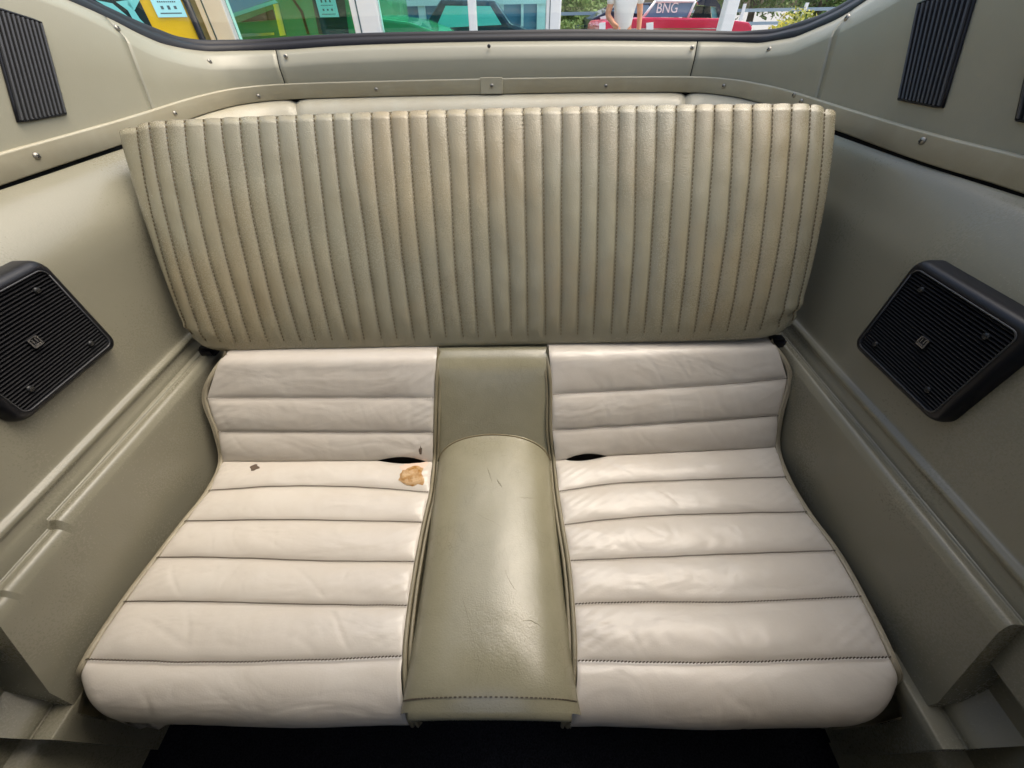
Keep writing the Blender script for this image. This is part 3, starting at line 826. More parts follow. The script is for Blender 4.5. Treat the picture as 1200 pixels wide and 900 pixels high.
grid('gasket', rows, M['rubber'], t)
C05 = off(0.006)
grid('seam_backing', [[V((p.x, p.y, rail_z(p.y)-0.02)) for p in C05], [V((p.x, p.y, zF[i]-0.006)) for i, p in enumerate(C05)], [V((C1[i].x, C1[i].y, zG[i]-0.009)) for i in range(N_)]], M['void'], t)  # black backing added behind the panel gaps so they read dark
TOPY, TOPZ = 0.30, 0.42
rows = []
for k in range(13):
    f = k/12; r = []
    for i in range(len(G2)):
        b_ = G2[i]; tp = V((b_.x*0.80, TOPY + (b_.y-0.9)*0.02, TOPZ))
        y = max(b_.y, TOPY)
        p = V((b_.x, y, b_.z)).lerp(tp, f); p.z += 0.05*math.sin(math.pi*f)*(0.3+0.7*f)
        r.append(p)
    rows.append(r)
ii = [i for i in range(len(G2)) if G2[i].y > TOPY]
rows = [[r[i] for i in ii] for r in rows]
grid('glass', rows, M['glass'], t)

# ------------------------------------------------------------------ louvre vents
def vent(side, quad, n, parent, label=None):
    """quad: photo corners bottom-rear, bottom-front, top-front, top-rear on the upright wall"""
    P = [on_wall(x, y, PC)[0] for x, y in quad]
    nn = V((-side, 0, 0))
    cen = sum(P, V())/4
    o = mk('vent', [p + nn*0.0014 for p in P], [(0, 1, 2, 3)], M['void'], parent, False)
    path = [p + nn*0.002 for p in P] + [P[0] + nn*0.002]
    d = []
    for i in range(4):
        a_, b_ = path[i], path[i+1]; d += [a_.lerp(b_, k/6) for k in range(6)]
    d.append(path[0])
    tube('vent_frame', d, 0.0022, M['black'], o, 6)
    for k in range(n):
        f = (k+0.5)/n; a_ = P[0].lerp(P[1], f); b_ = P[3].lerp(P[2], f); up_ = (b_-a_).normalized(); w_ = (P[1]-P[0]).length/n
        x_ = (P[1]-P[0]).normalized()
        vs_ = []
        for q in (a_ + up_*0.002, b_ - up_*0.002):
            vs_ += [q + x_*(-0.30*w_) + nn*0.0016, q + x_*(-0.24*w_) + nn*0.0062, q + x_*(0.0) + nn*0.0074, q + x_*(0.24*w_) + nn*0.0062, q + x_*(0.30*w_) + nn*0.0016]
        fs = [(i, i+1, i+6, i+5) for i in range(4)] + [(0, 1, 2, 3, 4), (9, 8, 7, 6, 5)]
        mk('louvre', vs_, fs, M['louvre'], o, False)
vent(-1, [(75, 133), (20, 143), (-18, 6), (46, 26)], 11, VP[0])
vent(1, [(1055, 116), (1106, 126), (1150, -22), (1078, 4)], 11, VP[4])
vent(1, [(1194, 140), (1290, 160), (1330, 20), (1212, 60)], 11, VP[4])

# ================================================================== LOUDSPEAKERS
def speaker(side, y0, y1, z0, z1, label, xw):
    s = side; t = thing('loudspeaker', (s*xw, (y0+y1)/2, z0), label, 'speaker', 'surface mounted loudspeakers')
    def rr(inset, r, n=6):
        out = []
        for (cy, cz, a0) in ((y1-inset-r, z1-inset-r, 0), (y0+inset+r, z1-inset-r, 90), (y0+inset+r, z0+inset+r, 180), (y1-inset-r, z0+inset+r, 270)):
            for k in range(n+1):
                a_ = math.radians(a0 + 90*k/n); out.append((cy + r*math.cos(a_), cz + r*math.sin(a_)))
        return out
    D = 0.020
    rings = []
    for inset, depth, r in ((0.0, -0.01, 0.016), (0.0, 0.008, 0.016), (0.001, 0.0125, 0.016), (0.003, 0.0168, 0.015), (0.006, 0.0193, 0.014), (0.0085, D, 0.012), (0.011, D+0.0006, 0.010), (0.0125, D-0.0005, 0.009), (0.0140, D-0.006, 0.008)):
        rings.append([V((s*(xw-depth), y, z)) for y, z in rr(inset, r)])
    grid('housing', rings, M['black'], t, True, True)
    face = rr(0.0125, 0.009)
    gr = mk('grille', [V((s*(xw-D+0.006), y, z)) for y, z in face], [tuple(range(len(face)))], M['void'], t, False)
    tube('grille_edge', [V((s*(xw-D-0.0006), y, z)) for y, z in rr(0.0118, 0.0095, 8)] + [V((s*(xw-D-0.0006), *rr(0.0118, 0.0095, 8)[0]))], 0.0011, M['edge'], gr, 6)
    n = 29; zz0, zz1 = z0+0.0135, z1-0.0135; pit = (zz1-zz0)/n
    yy0, yy1 = y0+0.0130, y1-0.0130
    bmv = [(-0.34, 0.0), (-0.26, 0.0042), (-0.08, 0.0056), (0.08, 0.0056), (0.26, 0.0042), (0.34, 0.0)]
    vs_ = [V((-s*h, y, q*pit)) for y in (yy0, yy1) for q, h in bmv]
    fs = [(i, i+1, i+7, i+6) for i in range(5)] + [tuple(range(6)), tuple(range(11, 5, -1))]
    me = bpy.data.meshes.new('grille_slat'); me.from_pydata([tuple(v) for v in vs_], [], fs); me.materials.append(M['slat'])
    for k in range(n):
        o = bpy.data.objects.new('grille_slat', me); COL.objects.link(o)
        o.location = V((s*(xw-D+0.0052), 0, zz0 + pit*(k+0.5))); o.matrix_basis = Matrix.Translation(o.location); adopt(o, gr)
    for cy, cz in ((y0+0.038, z0+0.032), (y1-0.036, z0+0.030), (y0+0.036, z1-0.032), (y1-0.038, z1-0.030)):
        screw_on(V((s*(xw-D+0.0002), cy, cz)), V((-s, 0, 0)), t, small=True)
    # square badge with an embossed emblem
    by, bz, hb = (y0+y1)/2 - 0.002, (z0+z1)/2 - 0.002, 0.0066
    X = s*(xw-D-0.0015)
    bd = box('badge', (min(X, X+s*0.004), by-hb, bz-hb), (max(X, X+s*0.004), by+hb, bz+hb), M['black'], t, 0.0006)
    f = hb*0.86; Xf = X - s*0.0006
    bm = bmesh.new()
    for (cy, cz, sy, sz) in ((0, f, 2*f, 0.0016), (0, -f, 2*f, 0.0016), (f, 0, 0.0016, 2*f), (-f, 0, 0.0016, 2*f), (0.0022, 0.002, 0.0014, 0.006), (-0.0022, 0.002, 0.0014, 0.006), (0, -0.0035, 0.008, 0.0016), (0.0, 0.0055, 0.006, 0.0014)):
        add_box(bm, (Xf, by+cy, bz+cz), (0.0012, sy, sz))
    bm_obj('emblem', bm, M['badge'], bd)
speaker(1, 0.328, 0.503, -0.401, -0.247, 'black square loudspeaker with bright silver badge on the grey olive wall', 0.623)
speaker(-1, 0.318, 0.491, -0.379, -0.228, 'black square loudspeaker with dull badge and grey grille edge on the brown-toned wall', 0.606)
# ================================================================== CAR SHELL (unseen roof, doors and firewall, added to shape the cabin light)
M['headliner'] = mat('pale_headliner', srgb(226, 222, 210), 0.9)  # made pale to bounce fill light into the cabin
M['dash'] = mat('dark_dash', (0.03, 0.03, 0.028, 1), 0.6)
shell = thing('unseen_car_shell', (0, -0.3, -1.0), 'unseen car roof, doors and firewall added to shape the light around the rear seat', 'car body')
rows = []
for i in range(13):
    y = -0.75 + 1.07*i/12
    rows.append([V((0.62*(-1+2*j/12), y, 0.44 - 0.07*abs(-1+2*j/12)**3 - 0.10*((y+0.25)/0.6)**2*0.5)) for j in range(13)])
grid('headliner', rows, M['headliner'], shell)
for s in (-1, 1):
    grid('door', [[V((s*0.74, y, z)) for y in (-1.15, -0.6, -0.18, 0.05)] for z in (FLOOR_Z, -0.6, -0.3, -0.17)], M['panel'], shell)
    grid('quarter_skin', [[V((s*(0.80 if z < -0.1 else 0.78), y, z)) for y in (0.0, 0.4, 0.9, 1.5)] for z in (FLOOR_Z-0.1, -0.5, -0.2, -0.12)], M['panel'], shell)
    tube('screen_pillar', [V((s*0.70, -1.15, -0.15)), V((s*0.66, -0.95, 0.12)), V((s*0.60, -0.72, 0.37))], 0.03, M['headliner'], shell)
grid('firewall', [[V((x, -1.15, z)) for x in (-0.74, 0, 0.74)] for z in (FLOOR_Z, -0.5, -0.17)], M['dash'], shell)
grid('tail_skin', [[V((x, y, z)) for x in (-0.80, 0, 0.80)] for y, z in ((1.5, -0.14), (1.46, -0.10), (1.60, -0.5), (1.6, -1.0))], M['panel'], shell)
grid('under_pan', [[V((x, y, FLOOR_Z-0.02)) for x in (-0.82, 0, 0.82)] for y in (-1.2, 0.2, 1.6)], M['dash'], shell)

def front_seat(s):  # unseen seat, added to keep light off the floor and lower corners
    t = thing('front_seat', (s*0.36, -0.45, FLOOR_Z), 'unseen olive vinyl front bucket seat facing forward ahead of the %s' % ('torn cream bucket' if s < 0 else 'slit cream bucket'), 'seat', 'front bucket seats')
    def slab(name, secs, n=20):
        rows = []
        for c, rx, ry, rz in secs:
            rows.append([V((s*0.37 + c[0] + rx*math.copysign(abs(math.cos(a_))**0.5, math.cos(a_)), c[1] + ry*math.copysign(abs(math.sin(a_))**0.5, math.sin(a_)), c[2])) for a_ in [2*math.pi*k/n for k in range(n)]])
        grid(name, rows, M['panel'], t, True, True)
    slab('backrest', [((0, -0.30, -0.66), 0.20, 0.05, 0), ((0, -0.28, -0.60), 0.235, 0.065, 0), ((0, -0.22, -0.40), 0.24, 0.06, 0), ((0, -0.17, -0.20), 0.225, 0.05, 0), ((0, -0.155, -0.15), 0.19, 0.035, 0), ((0, -0.152, -0.14), 0.05, 0.01, 0)])
    slab('cushion', [((0, -0.55, -0.86), 0.20, 0.22, 0), ((0, -0.55, -0.80), 0.24, 0.26, 0), ((0, -0.55, -0.70), 0.25, 0.27, 0), ((0, -0.55, -0.66), 0.22, 0.24, 0), ((0, -0.55, -0.65), 0.04, 0.05, 0)])
    for x in (-0.17, 0.17):
        box('seat_track', (s*0.37+x-0.02, -0.8, FLOOR_Z+0.002), (s*0.37+x+0.02, -0.3, FLOOR_Z+0.075), M['dash'], t)
front_seat(-1); front_seat(1)

# ================================================================== OUTSIDE, SEEN THROUGH THE REAR WINDOW
GZ = -1.2
def paint(name, col, rough=0.25):
    m = mat(name, col, rough); m.node_tree.nodes['Principled BSDF'].inputs['Coat Weight'].default_value = 0.5
    n = N(m); n.set('Base Color', n.mix(n.noise(5, 4), col, tuple(c*0.8 for c in col[:3]) + (1,))); return m
M['yellow'] = paint('yellow_paint', srgb(240, 196, 30)); M['green'] = paint('green_paint', srgb(58, 150, 96)); M['red'] = paint('red_paint', srgb(214, 40, 74))
M['navy'] = paint('dark_blue_paint', srgb(36, 44, 62)); M['white'] = mat('white_paint', srgb(244, 242, 236), 0.5); M['chrome'] = mat('chrome', (0.7, 0.75, 0.75, 1), 0.15, 1.0)
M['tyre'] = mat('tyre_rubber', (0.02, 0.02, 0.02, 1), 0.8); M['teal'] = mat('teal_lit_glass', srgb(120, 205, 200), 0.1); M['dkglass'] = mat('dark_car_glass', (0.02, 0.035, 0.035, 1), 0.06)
M['blueglass'] = mat('blue_reflecting_glass', srgb(112, 146, 170), 0.08); M['paper'] = mat('pale_blue_card', srgb(168, 232, 232), 0.6); M['ink'] = mat('grey_print', srgb(70, 96, 100), 0.7)
M['stucco'] = upholstery('beige_stucco', srgb(150, 152, 122), srgb(130, 132, 104), srgb(158, 158, 130), 0.9, 60, 0.5)
M['shopglass'] = tinted('turquoise_shop_glass', (0.66, 0.95, 0.92, 1))
def prof_solid(name, pts, y0, y1, mat_, parent, bevel=0.03):
    """side outline (x, z) given real width"""
    bm = bmesh.new()
    a_ = [bm.verts.new((x, y0, z)) for x, z in pts]; b_ = [bm.verts.new((x, y1, z)) for x, z in pts]
    n = len(pts); bm.faces.new(a_); bm.faces.new(b_[::-1])
    for i in range(n): bm.faces.new((a_[i], b_[i], b_[(i+1) % n], a_[(i+1) % n]))
    bmesh.ops.recalc_face_normals(bm, faces=bm.faces)
    if bevel: bmesh.ops.bevel(bm, geom=bm.edges[:], offset=bevel, segments=2, profile=0.6, affect='EDGES')
    return bm_obj(name, bm, mat_, parent)
def wheel(x, y, r, parent, side=-1):
    path = [V((x + r*0.83*math.cos(a_), y, GZ + r + r*0.83*math.sin(a_))) for a_ in [2*math.pi*k/24 for k in range(25)]]
    w_ = tube('wheel', path, r*0.19, M['tyre'], parent, 8)
    bm = bmesh.new(); bmesh.ops.create_cone(bm, cap_ends=True, segments=20, radius1=r*0.68, radius2=r*0.60, depth=r*0.3, matrix=Matrix.Translation((x, y, GZ+r)) @ Matrix.Rotation(math.pi/2, 4, 'X'))
    bm_obj('rim', bm, M['chrome'], w_)
def pxs(pts, Y): return [(on_y(x, y, Y).x, on_y(x, y, Y).z) for x, y in pts]
def flat(name, pts, Y, mat_, parent, th=0.012):
    P = pxs(pts, Y); return prof_solid(name, P, Y-th, Y, mat_, parent, 0)
def card(label, Y, px, cx=None, z0=None, w_=None):
    """printed sheet: card with rows of small print"""
    if px:
        P = pxs(px, Y); z0 = min(p[1] for p in P); w_ = P[1][0]-P[0][0]; cx = (P[2][0]+P[3][0])/2
    h = w_*1.3
    t = thing('information_card', (cx, Y, z0) if px else MV @ V((cx, Y, z0)), label, 'card', 'information cards on parked vehicles')
    bd = box('card_sheet', (cx-w_/2, Y-0.006, z0), (cx+w_/2, Y, z0+h), M['paper'], t, 0.0015)
    bm = bmesh.new()
    for r, (n, hh, ww) in enumerate(((1, 0.006, 0.8), (3, 0.016, 0.10), (9, 0.006, 0.05), (3, 0.022, 0.09), (10, 0.007, 0.045), (3, 0.02, 0.1))):
        z = z0 + h*(0.09 + r*0.125)
        for k in range(n):
            add_box(bm, (cx + (k-(n-1)/2)*w_*(0.22 if n == 3 else 0.07), Y-0.0068, z), (w_*ww*0.9, 0.0012, hh*(0.8+0.4*random.random())))
    o = bm_obj('print', bm, M['ink'], bd); o['kind'] = 'stuff'
    return [bd, o]

# yellow van standing outside, broadside to the rear window
VC = on_y(233, 30, 3.4); VC.z = 0; _d = V((VC.x-CAM.x, VC.y, 0)).normalized(); VA = V((_d.y, -_d.x, 0))
MV = Matrix((VA, _d, V((0, 0, 1)))).transposed().to_4x4(); MV.translation = VC
def vpx(x, y): p = on_plane(x, y, VC, _d) - VC; return (p.dot(VA), p.z)
t = thing('yellow_van', VC + VA*-2 + _d*0.8 + V((0, 0, GZ)), 'yellow van with a pale blue information card on its rear pillar', 'van')
xp = vpx(173, 20)[0]
parts = [prof_solid('body', [(-4.1, GZ+0.35), (-0.02, GZ+0.35), (0, GZ+0.9), (-0.03, GZ+1.5), (-0.2, GZ+1.95), (-3.0, GZ+1.98), (-3.5, GZ+1.3), (-4.1, GZ+1.1)], 0, 1.7, M['yellow'], t, 0.03)]
wn = prof_solid('side_window', [(xp-1.1, GZ+1.02), (xp, GZ+1.02), (xp, GZ+1.62), (xp-1.1, GZ+1.62)], -0.010, 0.004, M['dkglass'], t, 0); parts.append(wn)
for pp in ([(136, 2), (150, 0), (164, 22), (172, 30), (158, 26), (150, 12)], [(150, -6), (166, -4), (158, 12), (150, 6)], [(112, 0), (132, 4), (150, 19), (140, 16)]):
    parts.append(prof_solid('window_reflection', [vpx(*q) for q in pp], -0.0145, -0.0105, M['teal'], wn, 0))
parts.append(tube('rear_strip', [V((-0.012, -0.006, GZ+z)) for z in (0.45, 0.9, 1.4)], 0.02, M['black'], t))
for x in (-0.7, -3.2):
    wheel(x, 0.02, 0.32, t); wheel(x, 1.62, 0.32, t)
for o in t.children:
    if o.name.startswith('wheel'): parts += [o] + list(o.children)
c0_, c1_, c2_ = vpx(188, 20.5), vpx(218, 20.5), vpx(174, 0)
parts += card('pale blue information card with small print on the yellow van', -0.006, None, (c0_[0]+c1_[0])/2, c0_[1], (c1_[0]-c0_[0])*1.15)
for o in parts: o.data.transform(MV)

# green truck behind the shop glass
YG = 5.6
t = thing('green_truck', (on_y(380, 20, YG).x, YG+0.8, GZ), 'green truck with a dark door window behind the turquoise shop glass', 'truck')
P = pxs([(258, 21), (322, -2), (400, -40), (432, -40), (441, 21), (480, 26), (508, 36)], YG)
P = [(P[0][0]-0.3, GZ+0.4)] + [(P[0][0]-0.3, P[0][1]-0.06)] + P + [(P[-1][0]+0.25, P[-1][1]-0.12), (P[-1][0]+0.3, GZ+0.4)]
prof_solid('body', P, YG, YG+1.7, M['green'], t, 0.02)
flat('side_vent', [(282, 26), (320, 11), (324, 23), (300, 25)], YG-0.002, M['black'], t)
flat('chrome_strip', [(321, 5), (327, 4), (336, 41), (329, 42)], YG-0.004, M['chrome'], t, 0.02)
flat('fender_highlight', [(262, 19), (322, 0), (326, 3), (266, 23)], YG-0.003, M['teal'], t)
flat('running_trim', [(272, 40), (322, 38), (322, 41), (274, 44)], YG-0.004, M['chrome'], t)
wn = flat('door_window', [(364, -12), (402, -14), (409, 40), (374, 40)], YG-0.006, M['dkglass'], t)
flat('door_gap', [(340, -4), (343, -4), (355, 13), (363, 40), (360, 40), (352, 14)], YG-0.002, M['black'], t, 0.004)
for x in (P[1][0]+0.5, P[-1][0]-0.6): wheel(x, YG+0.02, 0.36, t); wheel(x, YG+1.62, 0.36, t)
card('pale blue information card in the dark window of the green truck', YG-0.02, [(371, 0), (394, 0), (375, 20), (398, 20)])

# shop front: white posts, turquoise panes
YS = 4.5
t = thing('shop_front', (-1.0, YS, GZ), 'white framed shop front with turquoise glass panes outside the rear window', 'shop front')
PXP = ((255, 30, 'post'), (430, 31, 'post'), (554, 9, 'mullion'), (648, 17, 'post'))
xs = []
for px, wd, nm in PXP:
    c = on_y(px, 18, YS).x; h = (on_y(px+wd/2, 18, YS).x - on_y(px-wd/2, 18, YS).x)/2; xs.append((c, h))
    po = box(nm, (c-h, YS-0.06, GZ), (c+h, YS+0.06, 2.2), M['white'], t, 0.008)
    if h > 0.06:
        box('post_groove', (c-h*0.55, YS-0.064, GZ), (c-h*0.45, YS-0.0605, 2.2), M['ink'], po)
for (a_, ha), (b_, hb) in zip(xs, xs[1:]):
    box('pane', (a_+ha+0.002, YS-0.004, GZ+0.25), (b_-hb-0.002, YS+0.004, 2.1), M['shopglass'], t)
    box('bottom_rail', (a_+ha+0.002, YS-0.03, GZ), (b_-hb-0.002, YS+0.03, GZ+0.248), M['white'], t)
box('header', (xs[0][0]-0.3, YS-0.08, 2.2), (xs[-1][0]+0.3, YS+0.08, 2.5), M['white'], t)
wx = xs[0][0]-xs[0][1]
box('wall', (wx-3.0, YS-0.02, GZ), (wx-0.002, YS+0.2, 2.5), M['stucco'], t)
# showroom depth behind the panes: back wall with framed windows
t = thing('showroom_back_wall', (0, 8.6, GZ), 'showroom back wall with white framed bluish windows behind the turquoise panes', 'wall')
box('wall', (-7, 8.6, GZ), (0.72, 8.7, 2.5), M['blueglass'], t)
for px, wd in ((470, 3), (495, 8), (522, 3), (536, 6), (588, 5), (612, 3), (634, 10)):
    c = on_y(px, 18, 8.55).x; h = wd/450*8.55*0.7
    box('window_frame', (c-h/2, 8.52, GZ), (c+h/2, 8.598, 2.3), M['white'], t)
box('window_head', (-1.9, 8.5, 0.10), (0.7, 8.518, 0.17), M['white'], t)
t = thing('parked_sedan', (-0.1, 7.4, GZ), 'dark blue sedan parked inside the showroom behind the turquoise panes', 'car')
prof_solid('body', [(-1.6, GZ+0.3), (0.35, GZ+0.3), (0.4, GZ+0.85), (0.3, GZ+1.02), (0.0, GZ+1.1), (-0.2, GZ+1.32), (-0.9, GZ+1.34), (-1.2, GZ+1.05), (-1.6, GZ+0.95)], 7.0, 8.2, M['navy'], t, 0.04)
prof_solid('side_window', [(-0.12, GZ+1.09), (-0.26, GZ+1.27), (-0.84, GZ+1.28), (-1.0, GZ+1.07)], 6.985, 7.0, M['teal'], t, 0)
for x in (-0.05, -1.2): wheel(x, 7.0, 0.3, t)

# slim white post by itself in front of the red car
c = on_y(853, 18, 6.0); h = 7.0/450*6*0.72
t = thing('white_post', (c.x, 6.0, GZ), 'single square white post in front of the red convertible', 'post')
box('shaft', (c.x-h, 6-h, GZ+0.02), (c.x+h, 6+h, 2.4), M['white'], t, 0.01); box('base_plate', (c.x-h*1.6, 6-h*1.6, GZ), (c.x+h*1.6, 6+h*1.6, GZ+0.019), M['white'], t, 0.004)

# red convertible
YR = 11.0
t = thing('red_convertible', (on_y(790, 30, YR).x, YR+0.8, GZ), 'red convertible with white lettering on its windscreen and a dark soft top', 'car')
P = pxs([(702, 30), (706, 25), (752, 20.5), (845, 21.5), (878, 26), (882, 32)], YR)
prof_solid('body', [(P[0][0], GZ+0.3)] + P + [(P[-1][0], GZ+0.3)], YR, YR+1.7, M['red'], t, 0.03)
flat('windscreen', [(756, 20), (769, 2.5), (813, 2), (805, 20)], YR+0.25, M['blueglass'], t, 0.03)
for a_, b_ in (((753, 21), (768, 1.5)), ((768, 1.5), (815, 1)), ((815, 1), (806, 21))):
    A, B = on_y(*a_, YR+0.2), on_y(*b_, YR+0.2); tube('windscreen_frame', [A, A.lerp(B, 0.5), B], 0.025, M['white'], t)
flat('soft_top', [(816, 2), (822, -3), (836, -3), (843, 6), (846, 21), (841, 21), (838, 8), (818, 6)], YR+0.2, M['navy'], t, 0.05)
flat('quarter_glass', [(833, 8), (838, 9), (841, 21), (834, 21)], YR+0.22, M['teal'], t, 0.02)
flat('side_glass', [(816, 7), (832, 7), (833, 21), (810, 21)], YR+0.24, M['dkglass'], t, 0.02)
flat('front_bumper', [(702, 27), (709, 26), (709, 36), (702, 36)], YR-0.03, M['white'], t, 0.06)
flat('headlamp_panel', [(757, 27), (765, 26), (765, 35), (757, 36)], YR-0.03, M['white'], t, 0.05)
flat('belt_trim', [(712, 33.5), (842, 33), (842, 34), (712, 34.5)], YR-0.012, M['chrome'], t, 0.02)
for x in (P[0][0]+0.75, P[-1][0]-0.8): wheel(x, YR+0.02, 0.33, t); wheel(x, YR+1.62, 0.33, t)
cv = bpy.data.curves.new('lettering', 'FONT'); cv.body = 'BNG'; cv.size = 0.22; cv.align_x = 'CENTER'
tmp = bpy.data.objects.new('tmp', cv); COL.objects.link(tmp)
me = bpy.data.meshes.new_from_object(tmp); bpy.data.objects.remove(tmp)
lt = bpy.data.objects.new('lettering', me); COL.objects.link(lt); me.materials.clear(); me.materials.append(M['white'])
pp = on_y(781, 15, YR+0.2); lt.matrix_basis = Matrix.Translation(pp) @ Matrix.Rotation(math.pi/2, 4, 'X'); adopt(lt, t)

# dark car beyond the red one
YB = 14.0
t = thing('dark_car', (on_y(712, 30, YB).x, YB+0.8, GZ), 'dark blue car half hidden behind the person and the red convertible', 'car')
P = pxs([(692, 34), (693, 22), (704, 17), (714, 11), (730, 4), (764, 3), (775, 20), (778, 34)], YB)
prof_solid('body', [(P[0][0], GZ+0.3)] + P + [(P[-1][0], GZ+0.3)], YB, YB+1.7, M['navy'], t, 0.03)
flat('side_window', [(716, 13), (731, 6), (760, 6), (768, 18)], YB-0.004, M['blueglass'], t)
flat('headlamp', [(703, 20), (710, 18), (710, 22), (704, 23)], YB-0.004, M['white'], t)
for px in (700, 765): wheel(on_y(px, 30, YB).x+0.2, YB+0.02, 0.34, t)

# person walking past: one skinned body, clothing as children
YP = 8.2
pc = on_y(731, 18, YP); H = 1.80
t = thing('person', (pc.x, YP, GZ), 'person in a white shirt and pale trousers with bare forearms beside the red car', 'person')
def skin(name, joints, edges, mat_, parent):
    me = bpy.data.meshes.new(name); me.from_pydata([j[0] for j in joints], edges, []); me.update()
    o = bpy.data.objects.new(name, me); COL.objects.link(o)
    m_ = o.modifiers.new('skin', 'SKIN'); me.skin_vertices[0].data[0].use_root = True
    for i, j in enumerate(joints): me.skin_vertices[0].data[i].radius = (j[1], j[2] if len(j) > 2 else j[1])
    o.modifiers.new('sub', 'SUBSURF').levels = 2; o.modifiers['sub'].render_levels = 2
    dg = bpy.context.evaluated_depsgraph_get(); m2 = bpy.data.meshes.new_from_object(o.evaluated_get(dg)); m2.name = name
    bpy.data.objects.remove(o)
    m2.polygons.foreach_set('use_smooth', [True]*len(m2.polygons)); m2.materials.clear(); m2.materials.append(mat_)
    return link_mesh(name, m2, None, parent)
X, Y = pc.x, YP
M['skin'] = mat('skin', srgb(214, 150, 112), 0.5); M['shirt'] = mat('white_shirt', srgb(226, 222, 214), 0.8); M['trouser'] = mat('pale_trousers', srgb(206, 198, 186), 0.85); M['orange'] = mat('orange_cloth', srgb(236, 150, 92), 0.8); M['hair'] = mat('brown_hair', srgb(60, 44, 34), 0.7)
J = [((X, Y, GZ+0.98), 0.13, 0.10), ((X, Y, GZ+1.15), 0.12, 0.095), ((X, Y, GZ+1.40), 0.15, 0.10), ((X, Y, GZ+1.50), 0.06, 0.06), ((X, Y-0.02, GZ+1.60), 0.075, 0.085), ((X, Y-0.02, GZ+1.72), 0.07, 0.085),
     ((X+0.19, Y, GZ+1.42), 0.055), ((X+0.25, Y+0.02, GZ+1.16), 0.043), ((X+0.26, Y-0.05, GZ+0.93), 0.032), ((X+0.265, Y-0.07, GZ+0.84), 0.036, 0.02),
     ((X-0.19, Y, GZ+1.42), 0.055), ((X-0.25, Y+0.02, GZ+1.16), 0.045), ((X-0.16, Y-0.16, GZ+1.05), 0.036), ((X-0.10, Y-0.21, GZ+1.02), 0.034, 0.02),
     ((X+0.09, Y, GZ+0.88), 0.085), ((X+0.10, Y-0.06, GZ+0.50), 0.058), ((X+0.10, Y+0.02, GZ+0.09), 0.04), ((X+0.10, Y-0.14, GZ+0.04), 0.035),
     ((X-0.09, Y, GZ+0.88), 0.085), ((X-0.10, Y+0.05, GZ+0.50), 0.058), ((X-0.10, Y+0.14, GZ+0.11), 0.04), ((X-0.10, Y, GZ+0.04), 0.035)]
E_ = [(0, 1), (1, 2), (2, 3), (3, 4), (4, 5), (2, 6), (6, 7), (7, 8), (8, 9), (2, 10), (10, 11), (11, 12), (12, 13), (0, 14), (14, 15), (15, 16), (16, 17), (0, 18), (18, 19), (19, 20), (20, 21)]
skin('body', J, E_, M['skin'], t)
def grow(idx_, g): return [(J[i][0], J[i][1]+g, (J[i][2] if len(J[i]) > 2 else J[i][1])+g) for i in idx_]
sh = [((X, Y, GZ+0.90), 0.16, 0.125), ((X, Y, GZ+1.15), 0.145, 0.118), ((X, Y, GZ+1.42), 0.165, 0.115), ((X+0.20, Y, GZ+1.42), 0.068), ((X+0.235, Y+0.01, GZ+1.26), 0.062), ((X-0.20, Y, GZ+1.42), 0.068), ((X-0.235, Y+0.01, GZ+1.26), 0.062)]
skin('shirt', sh, [(0, 1), (1, 2), (2, 3), (3, 4), (2, 5), (5, 6)], M['shirt'], t)
tr = [((X, Y, GZ+0.96), 0.140, 0.110)] + grow((14, 15, 16), 0.016) + grow((18, 19, 20), 0.016)
skin('trousers', tr, [(0, 1), (1, 2), (2, 3), (0, 4), (4, 5), (5, 6)], M['trouser'], t)
bm = bmesh.new(); bmesh.ops.create_uvsphere(bm, u_segments=16, v_segments=10, radius=0.1, matrix=Matrix.Translation((X, Y+0.012, GZ+1.735)) @ Matrix.Diagonal((0.88, 1.05, 0.9, 1)))
bm_obj('hair', bm, M['hair'], t, True)
for fx in (-1, 1):
    for k in range(4):
        b_ = V(J[9][0] if fx > 0 else J[13][0]); tube('finger', [b_ + V((0.0, -0.024+0.016*k, -0.02)), b_ + V((0.002, -0.026+0.016*k, -0.06)), b_ + V((-0.006*fx, -0.024+0.016*k, -0.09+0.006*abs(k-1.4)))], [0.010, 0.009, 0.007], M['skin'], t, 6)
    tube('thumb', [b_ + V((-0.01*fx, -0.03, 0.0)), b_ + V((-0.014*fx, -0.05, -0.03)), b_ + V((-0.012*fx, -0.054, -0.055))], [0.011, 0.010, 0.008], M['skin'], t, 6)

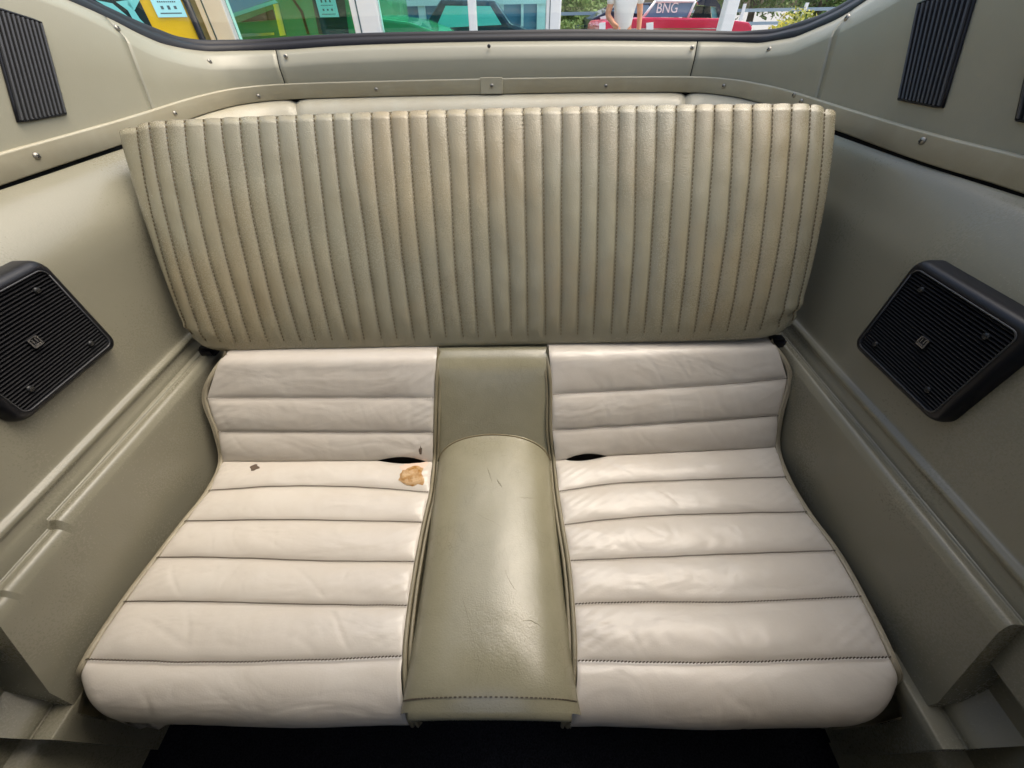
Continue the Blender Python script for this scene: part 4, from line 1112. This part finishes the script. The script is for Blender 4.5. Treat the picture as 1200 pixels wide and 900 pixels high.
# trees, flowering bush, fence
def leafmat(name, c1, c2, c3):
    m = mat(name, c1, 0.6, spec=0.3); n = N(m); a_ = n.noise(2.5, 3)
    c = n.mix(n.ramp(a_, 0.35, 0.65), c1, c2); c = n.mix(n.ramp(n.noise(18, 2), 0.45, 0.7), c, c3); n.set('Base Color', c); return m
M['leaf'] = leafmat('bright_leaves', (0.05, 0.12, 0.02, 1), (0.13, 0.22, 0.04, 1), (0.20, 0.26, 0.07, 1))
M['flower'] = leafmat('yellow_flowers', (0.30, 0.30, 0.03, 1), (0.55, 0.42, 0.02, 1), (0.16, 0.24, 0.04, 1))
M['bark'] = upholstery('bark', srgb(110, 96, 80), srgb(80, 68, 54), srgb(120, 108, 92), 0.9, 30, 3.0)
def leaves(name, blobs, size, count, mat_, parent, seed):
    rnd = random.Random(seed); vs_, fs = [], []
    for (c, r) in blobs:
        for _ in range(count):
            d = V((rnd.gauss(0, 1), rnd.gauss(0, 1), rnd.gauss(0, 1))).normalized()*(rnd.random()**0.4)
            p = V((c[0]+d.x*r[0], c[1]+d.y*r[1], c[2]+d.z*r[2]))
            a_ = V((rnd.gauss(0, 1), rnd.gauss(0, 1), rnd.gauss(0, 1))).normalized(); b_ = a_.orthogonal().normalized(); s_ = size*(0.6+0.8*rnd.random())
            i = len(vs_); vs_ += [p - a_*s_, p + b_*s_*0.45, p + a_*s_, p - b_*s_*0.45]; fs.append((i, i+1, i+2, i+3))
    return mk(name, vs_, fs, mat_, parent, False)
rt = random.Random(11)
LABS = ('leafy green tree beyond the white shop front post', 'leafy tree rising behind the dark blue car', 'broad green tree behind the red convertible windscreen', 'leafy tree above the fence near the single white post', 'tall tree with forked trunk behind the flowering bush', 'green tree at the far end of the fence')
for k, (px, Yt) in enumerate(((672, 19), (705, 21), (790, 23), (880, 19), (955, 17), (1010, 18))):
    b = on_y(px, 20, Yt); b = V((b.x, Yt, GZ))
    t = thing('leafy_tree', b, LABS[k], 'tree', 'trees beyond the car park')
    tp = b + V((rt.uniform(-.3, .3), rt.uniform(-.2, .2), 3.2))
    tk = tube('trunk', [b, b.lerp(tp, 0.3) + V((0.06, 0, 0)), b.lerp(tp, 0.7), tp], [0.16, 0.12, 0.09, 0.04], M['bark'], t, 8)
    for q in range(5): tube('limb', [b.lerp(tp, 0.3+0.13*q), b.lerp(tp, 0.4+0.13*q) + V((rt.uniform(-.6, .6), rt.uniform(-.5, .5), 0.3)), b.lerp(tp, 0.5+0.13*q) + V((rt.uniform(-1, 1), rt.uniform(-.8, .8), 0.6))], [0.06, 0.04, 0.015], M['bark'], tk, 6)
    bl = [((b.x+rt.uniform(-1.1, 1.1), Yt+rt.uniform(-0.8, 0.8), GZ+rt.uniform(0.7, 3.4)), (rt.uniform(0.6, 1.0), rt.uniform(0.5, 0.9), rt.uniform(0.4, 0.7))) for _ in range(13)]
    leaves('crown', bl, 0.085, 330, M['leaf'], t, k)
for k, (px, Yb, hh, mt, lab) in enumerate(((905, 8.6, 1.12, 'flower', 'yellow flowering bush behind the red convertible tail'), (940, 8.2, 1.22, 'flower', 'yellow green bush beside the rear window corner'), (672, 15.5, 1.15, 'leaf', 'low green hedge bush beyond the shop front post'))):
    b = on_y(px, 25, Yb); b = V((b.x, Yb, GZ))
    t = thing('garden_bush', b, lab, 'bush', 'bushes round the car park')
    for q in range(4): tube('stem', [b, b + V((rt.uniform(-.3, .3), rt.uniform(-.2, .2), 0.5)), b + V((rt.uniform(-.5, .5), rt.uniform(-.3, .3), 0.9))], [0.02, 0.015, 0.008], M['bark'], t, 6)
    bl = [((b.x+rt.uniform(-0.35, 0.35), Yb+rt.uniform(-0.3, 0.3), GZ+hh*rt.uniform(0.3, 0.86)), (0.30, 0.3, 0.20)) for _ in range(9)]
    leaves('foliage', bl, 0.035, 420, M[mt], t, 30+k)
YF = 15.5
x0, x1 = on_y(655, 20, YF).x, on_y(1010, 20, YF).x
t = thing('rail_fence', ((x0+x1)/2, YF, GZ), 'pale blue grey rail fence in front of the trees', 'fence')
M['fence'] = mat('blue_grey_fence', srgb(150, 168, 178), 0.5)
for z in (0.55, 0.85, 1.13): box('rail', (x0, YF-0.03, GZ+z), (x1, YF+0.03, GZ+z+0.07), M['fence'], t)
n = int((x1-x0)/1.6)
for k in range(n+1): box('fence_post', (x0+(x1-x0)*k/n-0.04, YF-0.08, GZ), (x0+(x1-x0)*k/n+0.04, YF-0.031, GZ+1.3), M['white'], t)
